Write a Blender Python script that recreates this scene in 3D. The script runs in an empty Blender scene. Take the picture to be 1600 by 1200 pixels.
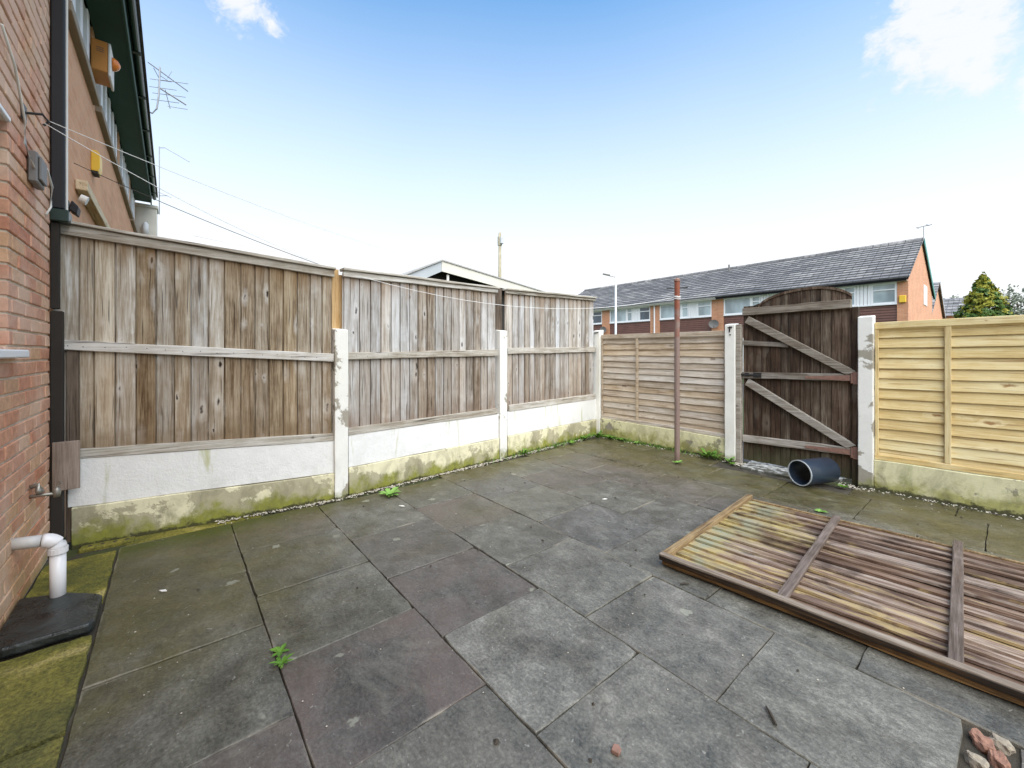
import bpy, bmesh, math, random
from mathutils import Vector, Matrix, noise as mnoise
R = math.radians
rnd = random.Random(7)
scene = bpy.context.scene
col = scene.collection

# ------------------------------------------------------------------ camera
cam_d = bpy.data.cameras.new("camera")
cam = bpy.data.objects.new("camera", cam_d)
col.objects.link(cam)
cam.location = (0, 0, 1.28)
cam.rotation_euler = (R(90), 0, R(50.5))
cam_d.sensor_width = 36
cam_d.lens = 643 / 1600 * 36
cam_d.shift_y = -48 / 1600
cam_d.clip_start = 0.02
cam_d.clip_end = 2000
scene.camera = cam

# ------------------------------------------------------------------ light, sky, exposure
SUN_EL, SUN_AZ = 54, 106            # azimuth of the sun measured from +Y towards +X
scene.view_settings.view_transform = 'Standard'
scene.view_settings.look = 'None'
scene.view_settings.exposure = 0.73
scene.view_settings.gamma = 1.0
scene.view_settings.use_curve_mapping = False
sd = bpy.data.lights.new("sun", 'SUN')
sd.energy = 3.9
sd.angle = R(78)
sd.color = (1.0, 0.94, 0.85)
sun = bpy.data.objects.new("sun", sd)
col.objects.link(sun)
_sv = Vector((math.sin(R(SUN_AZ)) * math.cos(R(SUN_EL)), math.cos(R(SUN_AZ)) * math.cos(R(SUN_EL)), math.sin(R(SUN_EL))))
sun.rotation_euler = _sv.to_track_quat('Z', 'Y').to_euler()


class G:
    """small wrapper round a node tree"""
    def __init__(s, tree):
        s.t = tree
        s.N = tree.nodes
        s.L = tree.links

    def node(s, typ, **kw):
        n = s.N.new(typ)
        for k, v in kw.items():
            setattr(n, k, v)
        return n

    def put(s, sock, v):
        if v is None:
            return
        if isinstance(v, bpy.types.NodeSocket):
            s.L.new(v, sock)
        elif isinstance(v, (tuple, list)):
            if len(v) == 3 and sock.type == 'RGBA':
                v = (*v, 1)
            sock.default_value = v
        else:
            sock.default_value = v

    def math(s, op, a, b=None, c=None):
        n = s.node('ShaderNodeMath', operation=op)
        s.put(n.inputs[0], a)
        s.put(n.inputs[1], b)
        s.put(n.inputs[2], c)
        return n.outputs[0]

    def vmath(s, op, a, b=None, out=0):
        n = s.node('ShaderNodeVectorMath', operation=op)
        s.put(n.inputs[0], a)
        s.put(n.inputs[1], b)
        return n.outputs[out]

    def mix(s, f, a, b, mode='MIX'):
        n = s.node('ShaderNodeMix', data_type='RGBA', blend_type=mode)
        s.put(n.inputs[0], f)
        s.put(n.inputs[6], a)
        s.put(n.inputs[7], b)
        return n.outputs[2]

    def rng(s, v, a, b, c=0.0, d=1.0, smooth=False):
        n = s.node('ShaderNodeMapRange')
        n.clamp = True
        if smooth:
            n.interpolation_type = 'SMOOTHSTEP'
        s.put(n.inputs[0], v)
        for i, x in enumerate((a, b, c, d)):
            s.put(n.inputs[i + 1], x)
        return n.outputs[0]

    def ramp(s, f, stops):
        n = s.node('ShaderNodeValToRGB')
        e = n.color_ramp.elements
        while len(e) < len(stops):
            e.new(0.5)
        for k, (p, c) in enumerate(stops):
            e[k].position = p
            e[k].color = (*c, 1)
        s.put(n.inputs[0], f)
        return n.outputs[0]

    def mapping(s, v, scale=(1, 1, 1), loc=(0, 0, 0), rot=(0, 0, 0)):
        n = s.node('ShaderNodeMapping')
        s.put(n.inputs[0], v)
        n.inputs['Scale'].default_value = scale
        n.inputs['Location'].default_value = loc
        n.inputs['Rotation'].default_value = rot
        return n.outputs[0]

    def noise(s, v, scale=5, detail=4, rough=0.55, dist=0.0):
        n = s.node('ShaderNodeTexNoise')
        s.put(n.inputs['Vector'], v)
        n.inputs['Scale'].default_value = scale
        n.inputs['Detail'].default_value = detail
        n.inputs['Roughness'].default_value = rough
        n.inputs['Distortion'].default_value = dist
        return n.outputs[0]

    def voro(s, v, scale=5, rand=1.0, feature='F1', out='Distance'):
        n = s.node('ShaderNodeTexVoronoi', feature=feature)
        s.put(n.inputs['Vector'], v)
        n.inputs['Scale'].default_value = scale
        n.inputs['Randomness'].default_value = rand
        return n.outputs[out]

    def sep(s, v):
        n = s.node('ShaderNodeSeparateXYZ')
        s.put(n.inputs[0], v)
        return n.outputs

    def bump(s, h, strength=0.3, dist=0.01, normal=None):
        n = s.node('ShaderNodeBump')
        n.inputs['Strength'].default_value = strength
        n.inputs['Distance'].default_value = dist
        s.put(n.inputs['Height'], h)
        s.put(n.inputs['Normal'], normal)
        return n.outputs[0]

    def obj(s):
        return s.node('ShaderNodeTexCoord').outputs['Object']

    def gen(s):
        return s.node('ShaderNodeTexCoord').outputs['Generated']

    def pos(s):
        return s.node('ShaderNodeNewGeometry').outputs['Position']

    def warp(s, v, scale, amt):
        n = s.node('ShaderNodeTexNoise')
        s.put(n.inputs['Vector'], v)
        n.inputs['Scale'].default_value = scale
        d = s.vmath('SCALE', s.vmath('SUBTRACT', n.outputs[1], (0.5, 0.5, 0.5)))
        d.node.inputs['Scale'].default_value = amt
        return d

    def rand(s):
        return s.node('ShaderNodeObjectInfo').outputs['Random']

    def objr(s, k=37.0):
        """object coordinates pushed to a different place for every object"""
        r = s.rand()
        n = s.node('ShaderNodeCombineXYZ')
        s.put(n.inputs[0], s.math('MULTIPLY', r, k))
        s.put(n.inputs[1], s.math('MULTIPLY', r, k * 1.7))
        s.put(n.inputs[2], s.math('MULTIPLY', r, k * 2.3))
        return s.vmath('ADD', s.obj(), n.outputs[0])


world = bpy.data.worlds.new("World")
scene.world = world
world.use_nodes = True
w = G(world.node_tree)
w.N.clear()
SKY_STR = 0.12
sky = w.node('ShaderNodeTexSky', sky_type='NISHITA')
sky.sun_disc = False
sky.sun_elevation = R(SUN_EL)
sky.sun_rotation = R(SUN_AZ)
sky.air_density = 1.0
sky.dust_density = 0.3
sky.ozone_density = 1.5
gen = w.node('ShaderNodeTexCoord').outputs['Generated']
dirn = w.vmath('NORMALIZE', gen)
sx, sy, sz = w.sep(dirn)
WHITE = 0.66 / SKY_STR
blue = w.mix(1.0, sky.outputs[0], (1.14, 1.62, 1.70), 'MULTIPLY')
hz = w.rng(w.math('ADD', sz, w.math('MULTIPLY', w.math('SUBTRACT', w.noise(dirn, 1.5, 3), 0.5), 0.05)), 0.21, 0.66, 1.0, 0.0)
skyc = w.mix(hz, blue, (WHITE * 0.97, WHITE, WHITE * 1.03))


def sky_dir(u, v):
    a = R(50.5)
    s_, c_ = math.sin(a), math.cos(a)
    X, Y = (u - 800) / 643, (552 - v) / 643
    return Vector((-s_ + c_ * X, c_ + s_ * X, Y)).normalized()


def cloud(base, d, inner, outer, scale, thr, seed, amount=0.95):
    dd = w.math('ARCCOSINE', w.vmath('DOT_PRODUCT', dirn, tuple(d), out=1))
    n1 = w.noise(w.mapping(dirn, (1, 1, 1.5), (seed, seed * .3, 0)), scale, 9, 0.62, 0.7)
    m = w.math('ADD', w.rng(dd, inner, outer, 0.42, -0.45), n1)
    m = w.math('ADD', m, w.math('MULTIPLY', w.math('SUBTRACT', w.noise(w.mapping(dirn, (1, 1, 2.2), (seed * 2, 0, seed)), scale * 3.1, 6, 0.65, 0.8), 0.5), 0.30))
    m = w.rng(m, thr, thr + 0.27, 0.0, amount, True)
    return w.mix(m, base, (WHITE * 0.88, WHITE * 0.90, WHITE * 0.93))


for (u_, v_, i_, o_, sc_, th_, se_) in [(1485, 30, .05, .21, 11, .645, 3.1), (1530, 105, .01, .11, 12, .62, 8.3), (1612, 150, .01, .08, 12, .62, 1.3),
                                        (382, 8, .01, .13, 12, .68, 5.2), (425, 36, .0, .075, 13, .60, 2.2)]:
    skyc = cloud(skyc, sky_dir(u_, v_), i_, o_, sc_, th_, se_)
bg = w.node('ShaderNodeBackground')
bg.inputs[1].default_value = SKY_STR
w.put(bg.inputs[0], skyc)
wo = w.node('ShaderNodeOutputWorld')
w.L.new(bg.outputs[0], wo.inputs[0])


# ------------------------------------------------------------------ object helpers
def tag(o, label=None, cat=None, group=None, kind=None):
    if label: o['label'] = label
    if cat: o['category'] = cat
    if group: o['group'] = group
    if kind: o['kind'] = kind
    return o


def empty(name, loc=(0, 0, 0), rz=0.0, label=None, cat=None, group=None, kind=None):
    o = bpy.data.objects.new(name, None)
    o.empty_display_size = 0.1
    col.objects.link(o)
    o.location = loc
    o.rotation_euler = (0, 0, rz)
    return tag(o, label, cat, group, kind)


def link(name, me, mat=None, parent=None, loc=None, rot=None):
    o = bpy.data.objects.new(name, me)
    col.objects.link(o)
    if mat is not None and not me.materials:
        me.materials.append(mat)
    if parent: o.parent = parent
    if loc is not None: o.location = loc
    if rot is not None: o.rotation_euler = rot
    return o


class MB:
    def __init__(s):
        s.v, s.f = [], []

    def add(s, verts, faces, M=None):
        b = len(s.v)
        for p in verts:
            p = Vector(p)
            s.v.append(tuple(M @ p) if M else tuple(p))
        s.f += [tuple(b + i for i in f) for f in faces]
        return s

    def box(s, a, b, M=None):
        (x0, y0, z0), (x1, y1, z1) = a, b
        if x0 > x1: x0, x1 = x1, x0
        if y0 > y1: y0, y1 = y1, y0
        if z0 > z1: z0, z1 = z1, z0
        return s.add([(x0, y0, z0), (x1, y0, z0), (x1, y1, z0), (x0, y1, z0), (x0, y0, z1), (x1, y0, z1), (x1, y1, z1), (x0, y1, z1)],
                     [(0, 3, 2, 1), (4, 5, 6, 7), (0, 1, 5, 4), (1, 2, 6, 5), (2, 3, 7, 6), (3, 0, 4, 7)], M)

    def beam(s, a, b, wd, ht, up=(0, 0, 1)):
        """bar of wd x ht from a to b"""
        a, b = Vector(a), Vector(b)
        d = (b - a).normalized()
        u = Vector(up)
        sd_ = d.cross(u).normalized()
        u = sd_.cross(d)
        vs = []
        for p in (a, b):
            for i, j in ((-1, -1), (1, -1), (1, 1), (-1, 1)):
                vs.append(p + sd_ * (i * wd / 2) + u * (j * ht / 2))
        return s.add(vs, [(0, 1, 2, 3), (7, 6, 5, 4), (0, 4, 5, 1), (1, 5, 6, 2), (2, 6, 7, 3), (3, 7, 4, 0)])

    def tube(s, pts, rad, n=8, cap=True):
        pts = [Vector(p) for p in pts]
        rads = rad if isinstance(rad, (list, tuple)) else [rad] * len(pts)
        rings = []
        for i, p in enumerate(pts):
            d = (pts[min(i + 1, len(pts) - 1)] - pts[max(i - 1, 0)]).normalized()
            ref = Vector((0, 0, 1)) if abs(d.z) < 0.9 else Vector((1, 0, 0))
            a = d.cross(ref).normalized()
            b = d.cross(a)
            rings.append([p + (a * math.cos(2 * math.pi * k / n) + b * math.sin(2 * math.pi * k / n)) * rads[i] for k in range(n)])
        vs = [q for r_ in rings for q in r_]
        fs = []
        for i in range(len(pts) - 1):
            for k in range(n):
                fs.append((i * n + k, i * n + (k + 1) % n, (i + 1) * n + (k + 1) % n, (i + 1) * n + k))
        if cap:
            fs.append(tuple(range(n - 1, -1, -1)))
            fs.append(tuple((len(pts) - 1) * n + k for k in range(n)))
        return s.add(vs, fs)

    def prism(s, poly, d):
        """extrude a closed polygon (list of 3d points) along vector d"""
        n = len(poly)
        d = Vector(d)
        vs = [Vector(p) for p in poly] + [Vector(p) + d for p in poly]
        fs = [tuple(range(n - 1, -1, -1)), tuple(range(n, 2 * n))]
        for k in range(n):
            fs.append((k, (k + 1) % n, n + (k + 1) % n, n + k))
        return s.add(vs, fs)

    def mesh(s, name, bevel=0, smooth=False, segs=1):
        me = bpy.data.meshes.new(name)
        me.from_pydata(s.v, [], s.f)
        bm = bmesh.new()
        bm.from_mesh(me)
        bmesh.ops.recalc_face_normals(bm, faces=bm.faces)
        if bevel:
            es = [e for e in bm.edges if e.is_manifold and e.calc_face_angle(0) > 0.6]
            bmesh.ops.bevel(bm, geom=es, offset=bevel, segments=segs, affect='EDGES', profile=0.5, clamp_overlap=True)
        bm.to_mesh(me)
        bm.free()
        if smooth:
            for p in me.polygons: p.use_smooth = True
        return me

    def build(s, name, mat, parent=None, bevel=0, smooth=False, loc=None, rot=None, segs=1):
        return link(name, s.mesh(name, bevel, smooth, segs), mat, parent, loc, rot)


def jit(a):
    return rnd.uniform(-a, a)


# ------------------------------------------------------------------ materials
def new_mat(name):
    m = bpy.data.materials.new(name)
    m.use_nodes = True
    g = G(m.node_tree)
    b = g.N['Principled BSDF']
    return m, g, b


def plain(name, c, rough=0.5, metal=0.0, var=0.12, scale=6, bump=0.15, spec=None):
    m, g, b = new_mat(name)
    n = g.noise(g.objr(), scale, 5)
    g.put(b.inputs['Base Color'], g.mix(n, tuple(k * (1 - var) for k in c), tuple(min(1, k * (1 + var)) for k in c)))
    b.inputs['Roughness'].default_value = rough
    b.inputs['Metallic'].default_value = metal
    if spec is not None: b.inputs['Specular IOR Level'].default_value = spec
    if bump: g.put(b.inputs['Normal'], g.bump(g.noise(g.objr(), scale * 12, 3), bump, 0.002))
    return m


def wood(name, axis, cols, tint=(1, 1, 1), tint2=(1, 1, 1), knots=1.0, knotcol=(0.025, 0.016, 0.012), streak=0.6, rough=0.8,
         base_stain=None, top_stain=None, patch=None, kscale=1.0, bump=0.5, vary=0.15, stain=0.55):
    """weathered timber: grain along one axis, streaks, knots, a different board for every object"""
    m, g, b = new_mat(name)
    P = g.objr()
    sc = [1, 1, 1]
    sc[axis] = 0.045
    Pg = g.mapping(P, tuple(sc))
    fine = g.noise(Pg, 110, 5, 0.7, 0.4)
    broad = g.noise(Pg, 26, 5, 0.65, 0.8)
    cloud_ = g.noise(P, 4.5, 4, 0.6, 0.6)
    v = g.math('ADD', g.math('MULTIPLY', fine, 0.62), g.math('ADD', g.math('MULTIPLY', broad, streak), g.math('MULTIPLY', cloud_, 0.30)))
    v = g.math('DIVIDE', v, 0.92 + streak)
    # each board a little lighter or darker
    v = g.math('ADD', v, g.math('MULTIPLY', g.math('SUBTRACT', g.rand(), 0.5), vary))
    c = g.ramp(v, [(0.34, cols[0]), (0.445, cols[1]), (0.525, cols[2]), (0.62, cols[3])])
    r2 = g.math('FRACT', g.math('MULTIPLY', g.rand(), 17.31))
    c = g.mix(1.0, c, g.mix(r2, tint, tint2), 'MULTIPLY')
    stn = g.noise(g.mapping(P, tuple(k * (1.6 if i == axis else 1) for i, k in enumerate(sc))), 15, 4, 0.6, 0.6)
    c = g.mix(g.rng(stn, 0.53, 0.66, 0, stain), c, g.mix(1.0, c, (0.50, 0.40, 0.31), 'MULTIPLY'))
    # dark splits
    sp = g.noise(g.mapping(P, tuple(k * (0.6 if i == axis else 1) for i, k in enumerate(sc))), 75, 2, 0.5, 0.3)
    c = g.mix(g.rng(sp, 0.625, 0.69, 0, 0.7), c, knotcol)
    if knots:
        ks = [9 * kscale] * 3
        ks[axis] = 3.4 * kscale
        vor = g.node('ShaderNodeTexVoronoi')
        g.put(vor.inputs['Vector'], g.vmath('ADD', g.mapping(P, tuple(ks)), g.warp(P, 22, 0.30)))
        vor.inputs['Scale'].default_value = 1.0
        kr = g.sep(vor.outputs['Color'])[0]
        ksz = g.rng(kr, 0.18, 0.9, 0.0, 1.0)
        kd = g.math('DIVIDE', vor.outputs['Distance'], g.math('ADD', ksz, 0.04))
        halo = g.rng(kd, 0.18, 0.55, 0.38 * knots, 0.0, True)
        c = g.mix(halo, c, tuple(min(1, k * 1.15) for k in cols[3]))
        kn = g.rng(kd, 0.07, 0.19, knots, 0.0, True)
        c = g.mix(kn, c, knotcol)
    else:
        kn = None
    if top_stain:
        zc = g.sep(g.gen())[2]
        st = g.math('MULTIPLY', g.rng(g.math('ADD', zc, g.math('MULTIPLY', g.noise(Pg, 18, 3), 0.30)), 0.98, 1.20, 0, 1, True), 0.75)
        c = g.mix(st, c, top_stain)
    if base_stain:
        zc = g.sep(g.gen())[2]
        st = g.rng(g.math('ADD', zc, g.math('MULTIPLY', g.noise(P, 9, 4), 0.25)), 0.10, 0.30, 0.7, 0, True)
        c = g.mix(st, c, base_stain)
    if patch:
        c = patch(g, c, P)
    g.put(b.inputs['Base Color'], c)
    b.inputs['Roughness'].default_value = rough
    b.inputs['Specular IOR Level'].default_value = 0.25
    h = g.math('ADD', fine, g.math('MULTIPLY', broad, 0.8))
    if kn is not None: h = g.math('SUBTRACT', h, kn)
    g.put(b.inputs['Normal'], g.bump(h, bump, 0.004))
    return m


M = {}
GREY = [(0.14, 0.11, 0.08), (0.325, 0.295, 0.255), (0.43, 0.41, 0.38), (0.58, 0.575, 0.56)]
def _lower_brown(g, c, P):
    W = g.pos()
    z = g.sep(W)[2]
    n = g.noise(g.mapping(P, (9, 9, 0.8)), 1.6, 4, 0.6)
    return g.mix(g.math('MULTIPLY', g.rng(z, 1.34, 1.20, 0, 1), g.rng(n, 0.36, 0.62, 0.15, 0.8)), c, g.mix(1.0, c, (0.76, 0.66, 0.56), 'MULTIPLY'))


M['board1'] = wood('weathered_board_brown', 2, [(0.14, 0.10, 0.062), (0.32, 0.27, 0.205), (0.43, 0.39, 0.33), (0.62, 0.61, 0.58)],
                   (1.0, 0.91, 0.76), (0.96, 1.0, 1.07), 1.0, kscale=1.3, patch=_lower_brown, top_stain=(0.20, 0.11, 0.04), base_stain=(0.20, 0.14, 0.08))
M['board2'] = wood('weathered_board_grey', 2, GREY, (1.0, 0.93, 0.85), (0.97, 1.0, 1.05), 0.9, kscale=1.3, patch=_lower_brown, top_stain=(0.25, 0.16, 0.09), base_stain=(0.24, 0.18, 0.14))
M['rail'] = wood('weathered_rail', 0, [(0.22, 0.18, 0.13), (0.39, 0.355, 0.295), (0.50, 0.47, 0.415), (0.64, 0.62, 0.58)], knots=0.7, streak=0.5)
M['post_orange'] = wood('orange_timber', 2, [(0.25, 0.13, 0.05), (0.42, 0.24, 0.09), (0.52, 0.33, 0.15), (0.60, 0.42, 0.22)], knots=0.4)
M['post_dark'] = wood('dark_timber', 2, [(0.03, 0.02, 0.014), (0.06, 0.045, 0.033), (0.10, 0.075, 0.055), (0.16, 0.12, 0.09)], knots=0.3)
M['lap_brown'] = wood('brown_lap_board', 0, [(0.25, 0.18, 0.115), (0.42, 0.345, 0.255), (0.53, 0.455, 0.36), (0.64, 0.585, 0.50)],
                      (1.0, 0.91, 0.79), (0.97, 1, 1.06), 0.7, stain=0.35, knotcol=(0.16, 0.10, 0.06), kscale=.9, vary=0.12)
M['lap_new'] = wood('new_pine_lap_board', 0, [(0.50, 0.35, 0.14), (0.64, 0.49, 0.23), (0.72, 0.585, 0.31), (0.77, 0.67, 0.41)],
                    (1.0, 0.95, 0.88), (1.0, 1.0, 0.98), 0.95, knotcol=(0.30, 0.16, 0.06), streak=0.5, rough=0.65, kscale=1.05, bump=0.25, vary=0.12, stain=0.22)
M['new_v'] = wood('new_pine_batten', 2, [(0.52, 0.38, 0.17), (0.64, 0.50, 0.25), (0.70, 0.57, 0.31), (0.76, 0.65, 0.40)], knots=0.4, knotcol=(0.36, 0.19, 0.07), rough=0.65, bump=0.2)
M['gate'] = wood('dark_gate_board', 2, [(0.014, 0.009, 0.006), (0.050, 0.034, 0.022), (0.090, 0.069, 0.050), (0.19, 0.165, 0.13)],
                 (1.0, 0.80, 0.70), (1.0, 1.0, 0.98), 0.6, base_stain=(0.055, 0.058, 0.025), rough=0.75)
M['gate_rail'] = wood('grey_gate_rail', 0, [(0.10, 0.08, 0.062), (0.205, 0.18, 0.15), (0.30, 0.275, 0.24), (0.43, 0.40, 0.36)], (1, .96, .9), (1, 1, 1), 0.6)


def _fallen_patch(g, c, P):
    o = g.sep(g.node('ShaderNodeTexCoord').outputs['Object'])
    n = g.noise(g.mapping(g.obj(), (1, 1, 1)), 3.2, 5, 0.6, 0.8)
    f = g.math('ADD', g.rng(o[0], 0.10, 0.75, 0.36, -0.02), n)
    ny = g.noise(g.mapping(g.obj(), (0.25, 1, 1)), 14, 4, 0.6, 1.0)
    mott = g.rng(g.noise(g.mapping(g.obj(), (0.5, 1.6, 1)), 16, 4, 0.7, 1.2), 0.36, 0.62, 0.15, 0.85)
    c = g.mix(g.math('MULTIPLY', g.rng(f, 0.60, 0.84, 0, 1, True), mott), c, (0.44, 0.36, 0.14))
    c = g.mix(g.rng(g.math('ADD', ny, g.rng(o[1], 0.15, 0.8, 0.09, -0.03)), 0.56, 0.66, 0, 0.75, True), c, (0.40, 0.30, 0.14))
    wet = g.noise(g.mapping(g.obj(), (0.8, 1.3, 1)), 3.4, 6, 0.65, 1.0)
    c = g.mix(g.rng(wet, 0.50, 0.64, 0, 0.75), c, (0.050, 0.033, 0.027))
    gr = g.noise(g.vmath('ADD', g.obj(), (4, 7, 2)), 5, 4)
    c = g.mix(g.math('MULTIPLY', g.rng(gr, 0.46, 0.58), g.rng(o[0], 0.14, 0.36, 0.8, 0)), c, (0.25, 0.27, 0.20))
    return c


M['fallen'] = wood('stained_fallen_board', 0, [(0.040, 0.026, 0.017), (0.130, 0.086, 0.062), (0.21, 0.155, 0.125), (0.38, 0.335, 0.29)],
                   (1.0, 0.86, 0.74), (1.0, 0.98, 1.0), 0.8, rough=0.5, vary=0.13, streak=0.85, bump=0.9, patch=_fallen_patch, knotcol=(0.06, 0.04, 0.03), kscale=.8)
M['fallen_rail'] = wood('fallen_rail', 0, [(0.07, 0.05, 0.035), (0.16, 0.125, 0.095), (0.25, 0.205, 0.165), (0.37, 0.32, 0.27)], knots=0.4)
M['fallen_side'] = wood('fallen_side_rail', 1, [(0.06, 0.036, 0.018), (0.14, 0.09, 0.045), (0.22, 0.15, 0.075), (0.32, 0.235, 0.13)], knots=0.4)
M['fallen_batten'] = wood('fallen_batten', 1, [(0.035, 0.025, 0.019), (0.075, 0.055, 0.043), (0.12, 0.092, 0.076), (0.20, 0.16, 0.14)], knots=0.4, rough=0.6)
M['fallen_low'] = wood('dark_lower_edge', 0, [(0.010, 0.007, 0.006), (0.022, 0.014, 0.010), (0.07, 0.038, 0.016), (0.20, 0.11, 0.04)], knots=0)  # near-black with rusty brown streaks, for the lower rail
M['black_edge'] = wood('black_edge_timber', 0, [(0.008, 0.006, 0.005), (0.016, 0.011, 0.008), (0.032, 0.020, 0.012), (0.10, 0.055, 0.022)], knots=0.3, rough=0.5)
M['plate'] = wood('offcut', 2, [(0.12, 0.085, 0.065), (0.20, 0.155, 0.125), (0.26, 0.205, 0.165), (0.33, 0.27, 0.225)], knots=0.2)
M['yellow_timber'] = wood('yellow_timber', 0, [(0.40, 0.26, 0.12), (0.55, 0.40, 0.22), (0.62, 0.48, 0.30), (0.70, 0.58, 0.40)], knots=0.3)


def paint_concrete(name, paint, bare=(0.30, 0.27, 0.22), peel=0.62, moss=0.6, mossh=0.18, mosscol=(0.14, 0.15, 0.03), dirt=0.3, rough=0.75, bmp=0.35, grime=0.75):
    """masonry paint, peeling to concrete, with algae rising from the ground"""
    m, g, b = new_mat(name)
    P = g.pos()
    z = g.sep(P)[2]
    n1 = g.noise(P, 3.2, 6, 0.6, 0.4)
    n2 = g.noise(P, 11, 6, 0.65, 0.2)
    n3 = g.noise(g.mapping(P, (9, 9, 1.2)), 1.0, 5, 0.6, 0.5)
    c = g.mix(g.rng(n2, 0.35, 0.75), paint, tuple(k * 0.93 for k in paint))
    # runs of green from the top and general dirt
    c = g.mix(g.rng(n3, 0.58, 0.74, 0, dirt, True), c, (0.44, 0.45, 0.22))
    pl = g.math('ADD', g.math('MULTIPLY', n1, 0.75), g.math('MULTIPLY', n2, 0.25))
    pm = g.rng(g.math('ADD', pl, g.rng(z, 0.0, mossh * 1.4, 0.17, 0.0)), peel, peel + 0.022)
    bc = g.mix(n2, tuple(k * 0.75 for k in bare), tuple(k * 1.2 for k in bare))
    c = g.mix(pm, c, bc)
    mm = g.math('ADD', g.rng(z, 0.0, mossh, 0.42, -0.15), g.noise(P, 5.5, 6, 0.65))
    c = g.mix(g.rng(mm, 0.58, 0.86, 0, moss, True), c, g.mix(g.noise(P, 25, 3), mosscol, tuple(k * 2.3 for k in mosscol)))
    gri = g.noise(g.mapping(P, (1, 1, 0.55)), 7, 6, 0.7, 0.6)
    c = g.mix(g.math('MULTIPLY', g.rng(gri, 0.46, 0.72, 0, 1.0), g.rng(z, 0.45, 0.12, 0.0, grime)), c, (0.12, 0.115, 0.055))
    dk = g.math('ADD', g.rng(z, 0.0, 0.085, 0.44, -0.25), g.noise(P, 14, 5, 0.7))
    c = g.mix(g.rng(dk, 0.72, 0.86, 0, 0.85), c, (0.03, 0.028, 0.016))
    g.put(b.inputs['Base Color'], c)
    b.inputs['Roughness'].default_value = rough
    b.inputs['Specular IOR Level'].default_value = 0.3
    h = g.math('SUBTRACT', g.math('ADD', g.math('MULTIPLY', g.noise(P, 70, 4, 0.7), 0.5), n2), g.math('MULTIPLY', pm, 0.6))
    g.put(b.inputs['Normal'], g.bump(h, bmp, 0.008))
    return m


M['white_board'] = paint_concrete('white_masonry_paint', (0.78, 0.775, 0.75), peel=0.99, moss=0.25, mossh=0.35, dirt=0.85, bmp=0.7, grime=0.30)
M['cream_board'] = paint_concrete('cream_peeling_paint', (0.72, 0.67, 0.46), bare=(0.42, 0.385, 0.26), peel=0.58, moss=0.95, mossh=0.27, mosscol=(0.13, 0.135, 0.018), dirt=0.5)
M['yellow_base'] = paint_concrete('yellowed_base_paint', (0.68, 0.64, 0.40), peel=0.66, moss=0.75, mossh=0.30, mosscol=(0.17, 0.165, 0.03), dirt=0.55)
M['post_white'] = paint_concrete('white_post_paint', (0.78, 0.765, 0.71), bare=(0.34, 0.31, 0.25), peel=0.565, moss=0.6, mossh=0.18, dirt=0.15, grime=0.35)
M['post_clean'] = paint_concrete('white_post_paint_sound', (0.80, 0.785, 0.72), bare=(0.30, 0.28, 0.25), peel=0.72, moss=0.5, mossh=0.16, dirt=0.15, grime=0.3)
M['step'] = paint_concrete('pale_step', (0.62, 0.62, 0.63), peel=0.7, moss=0.2, mossh=0.05, dirt=0.1)


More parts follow.
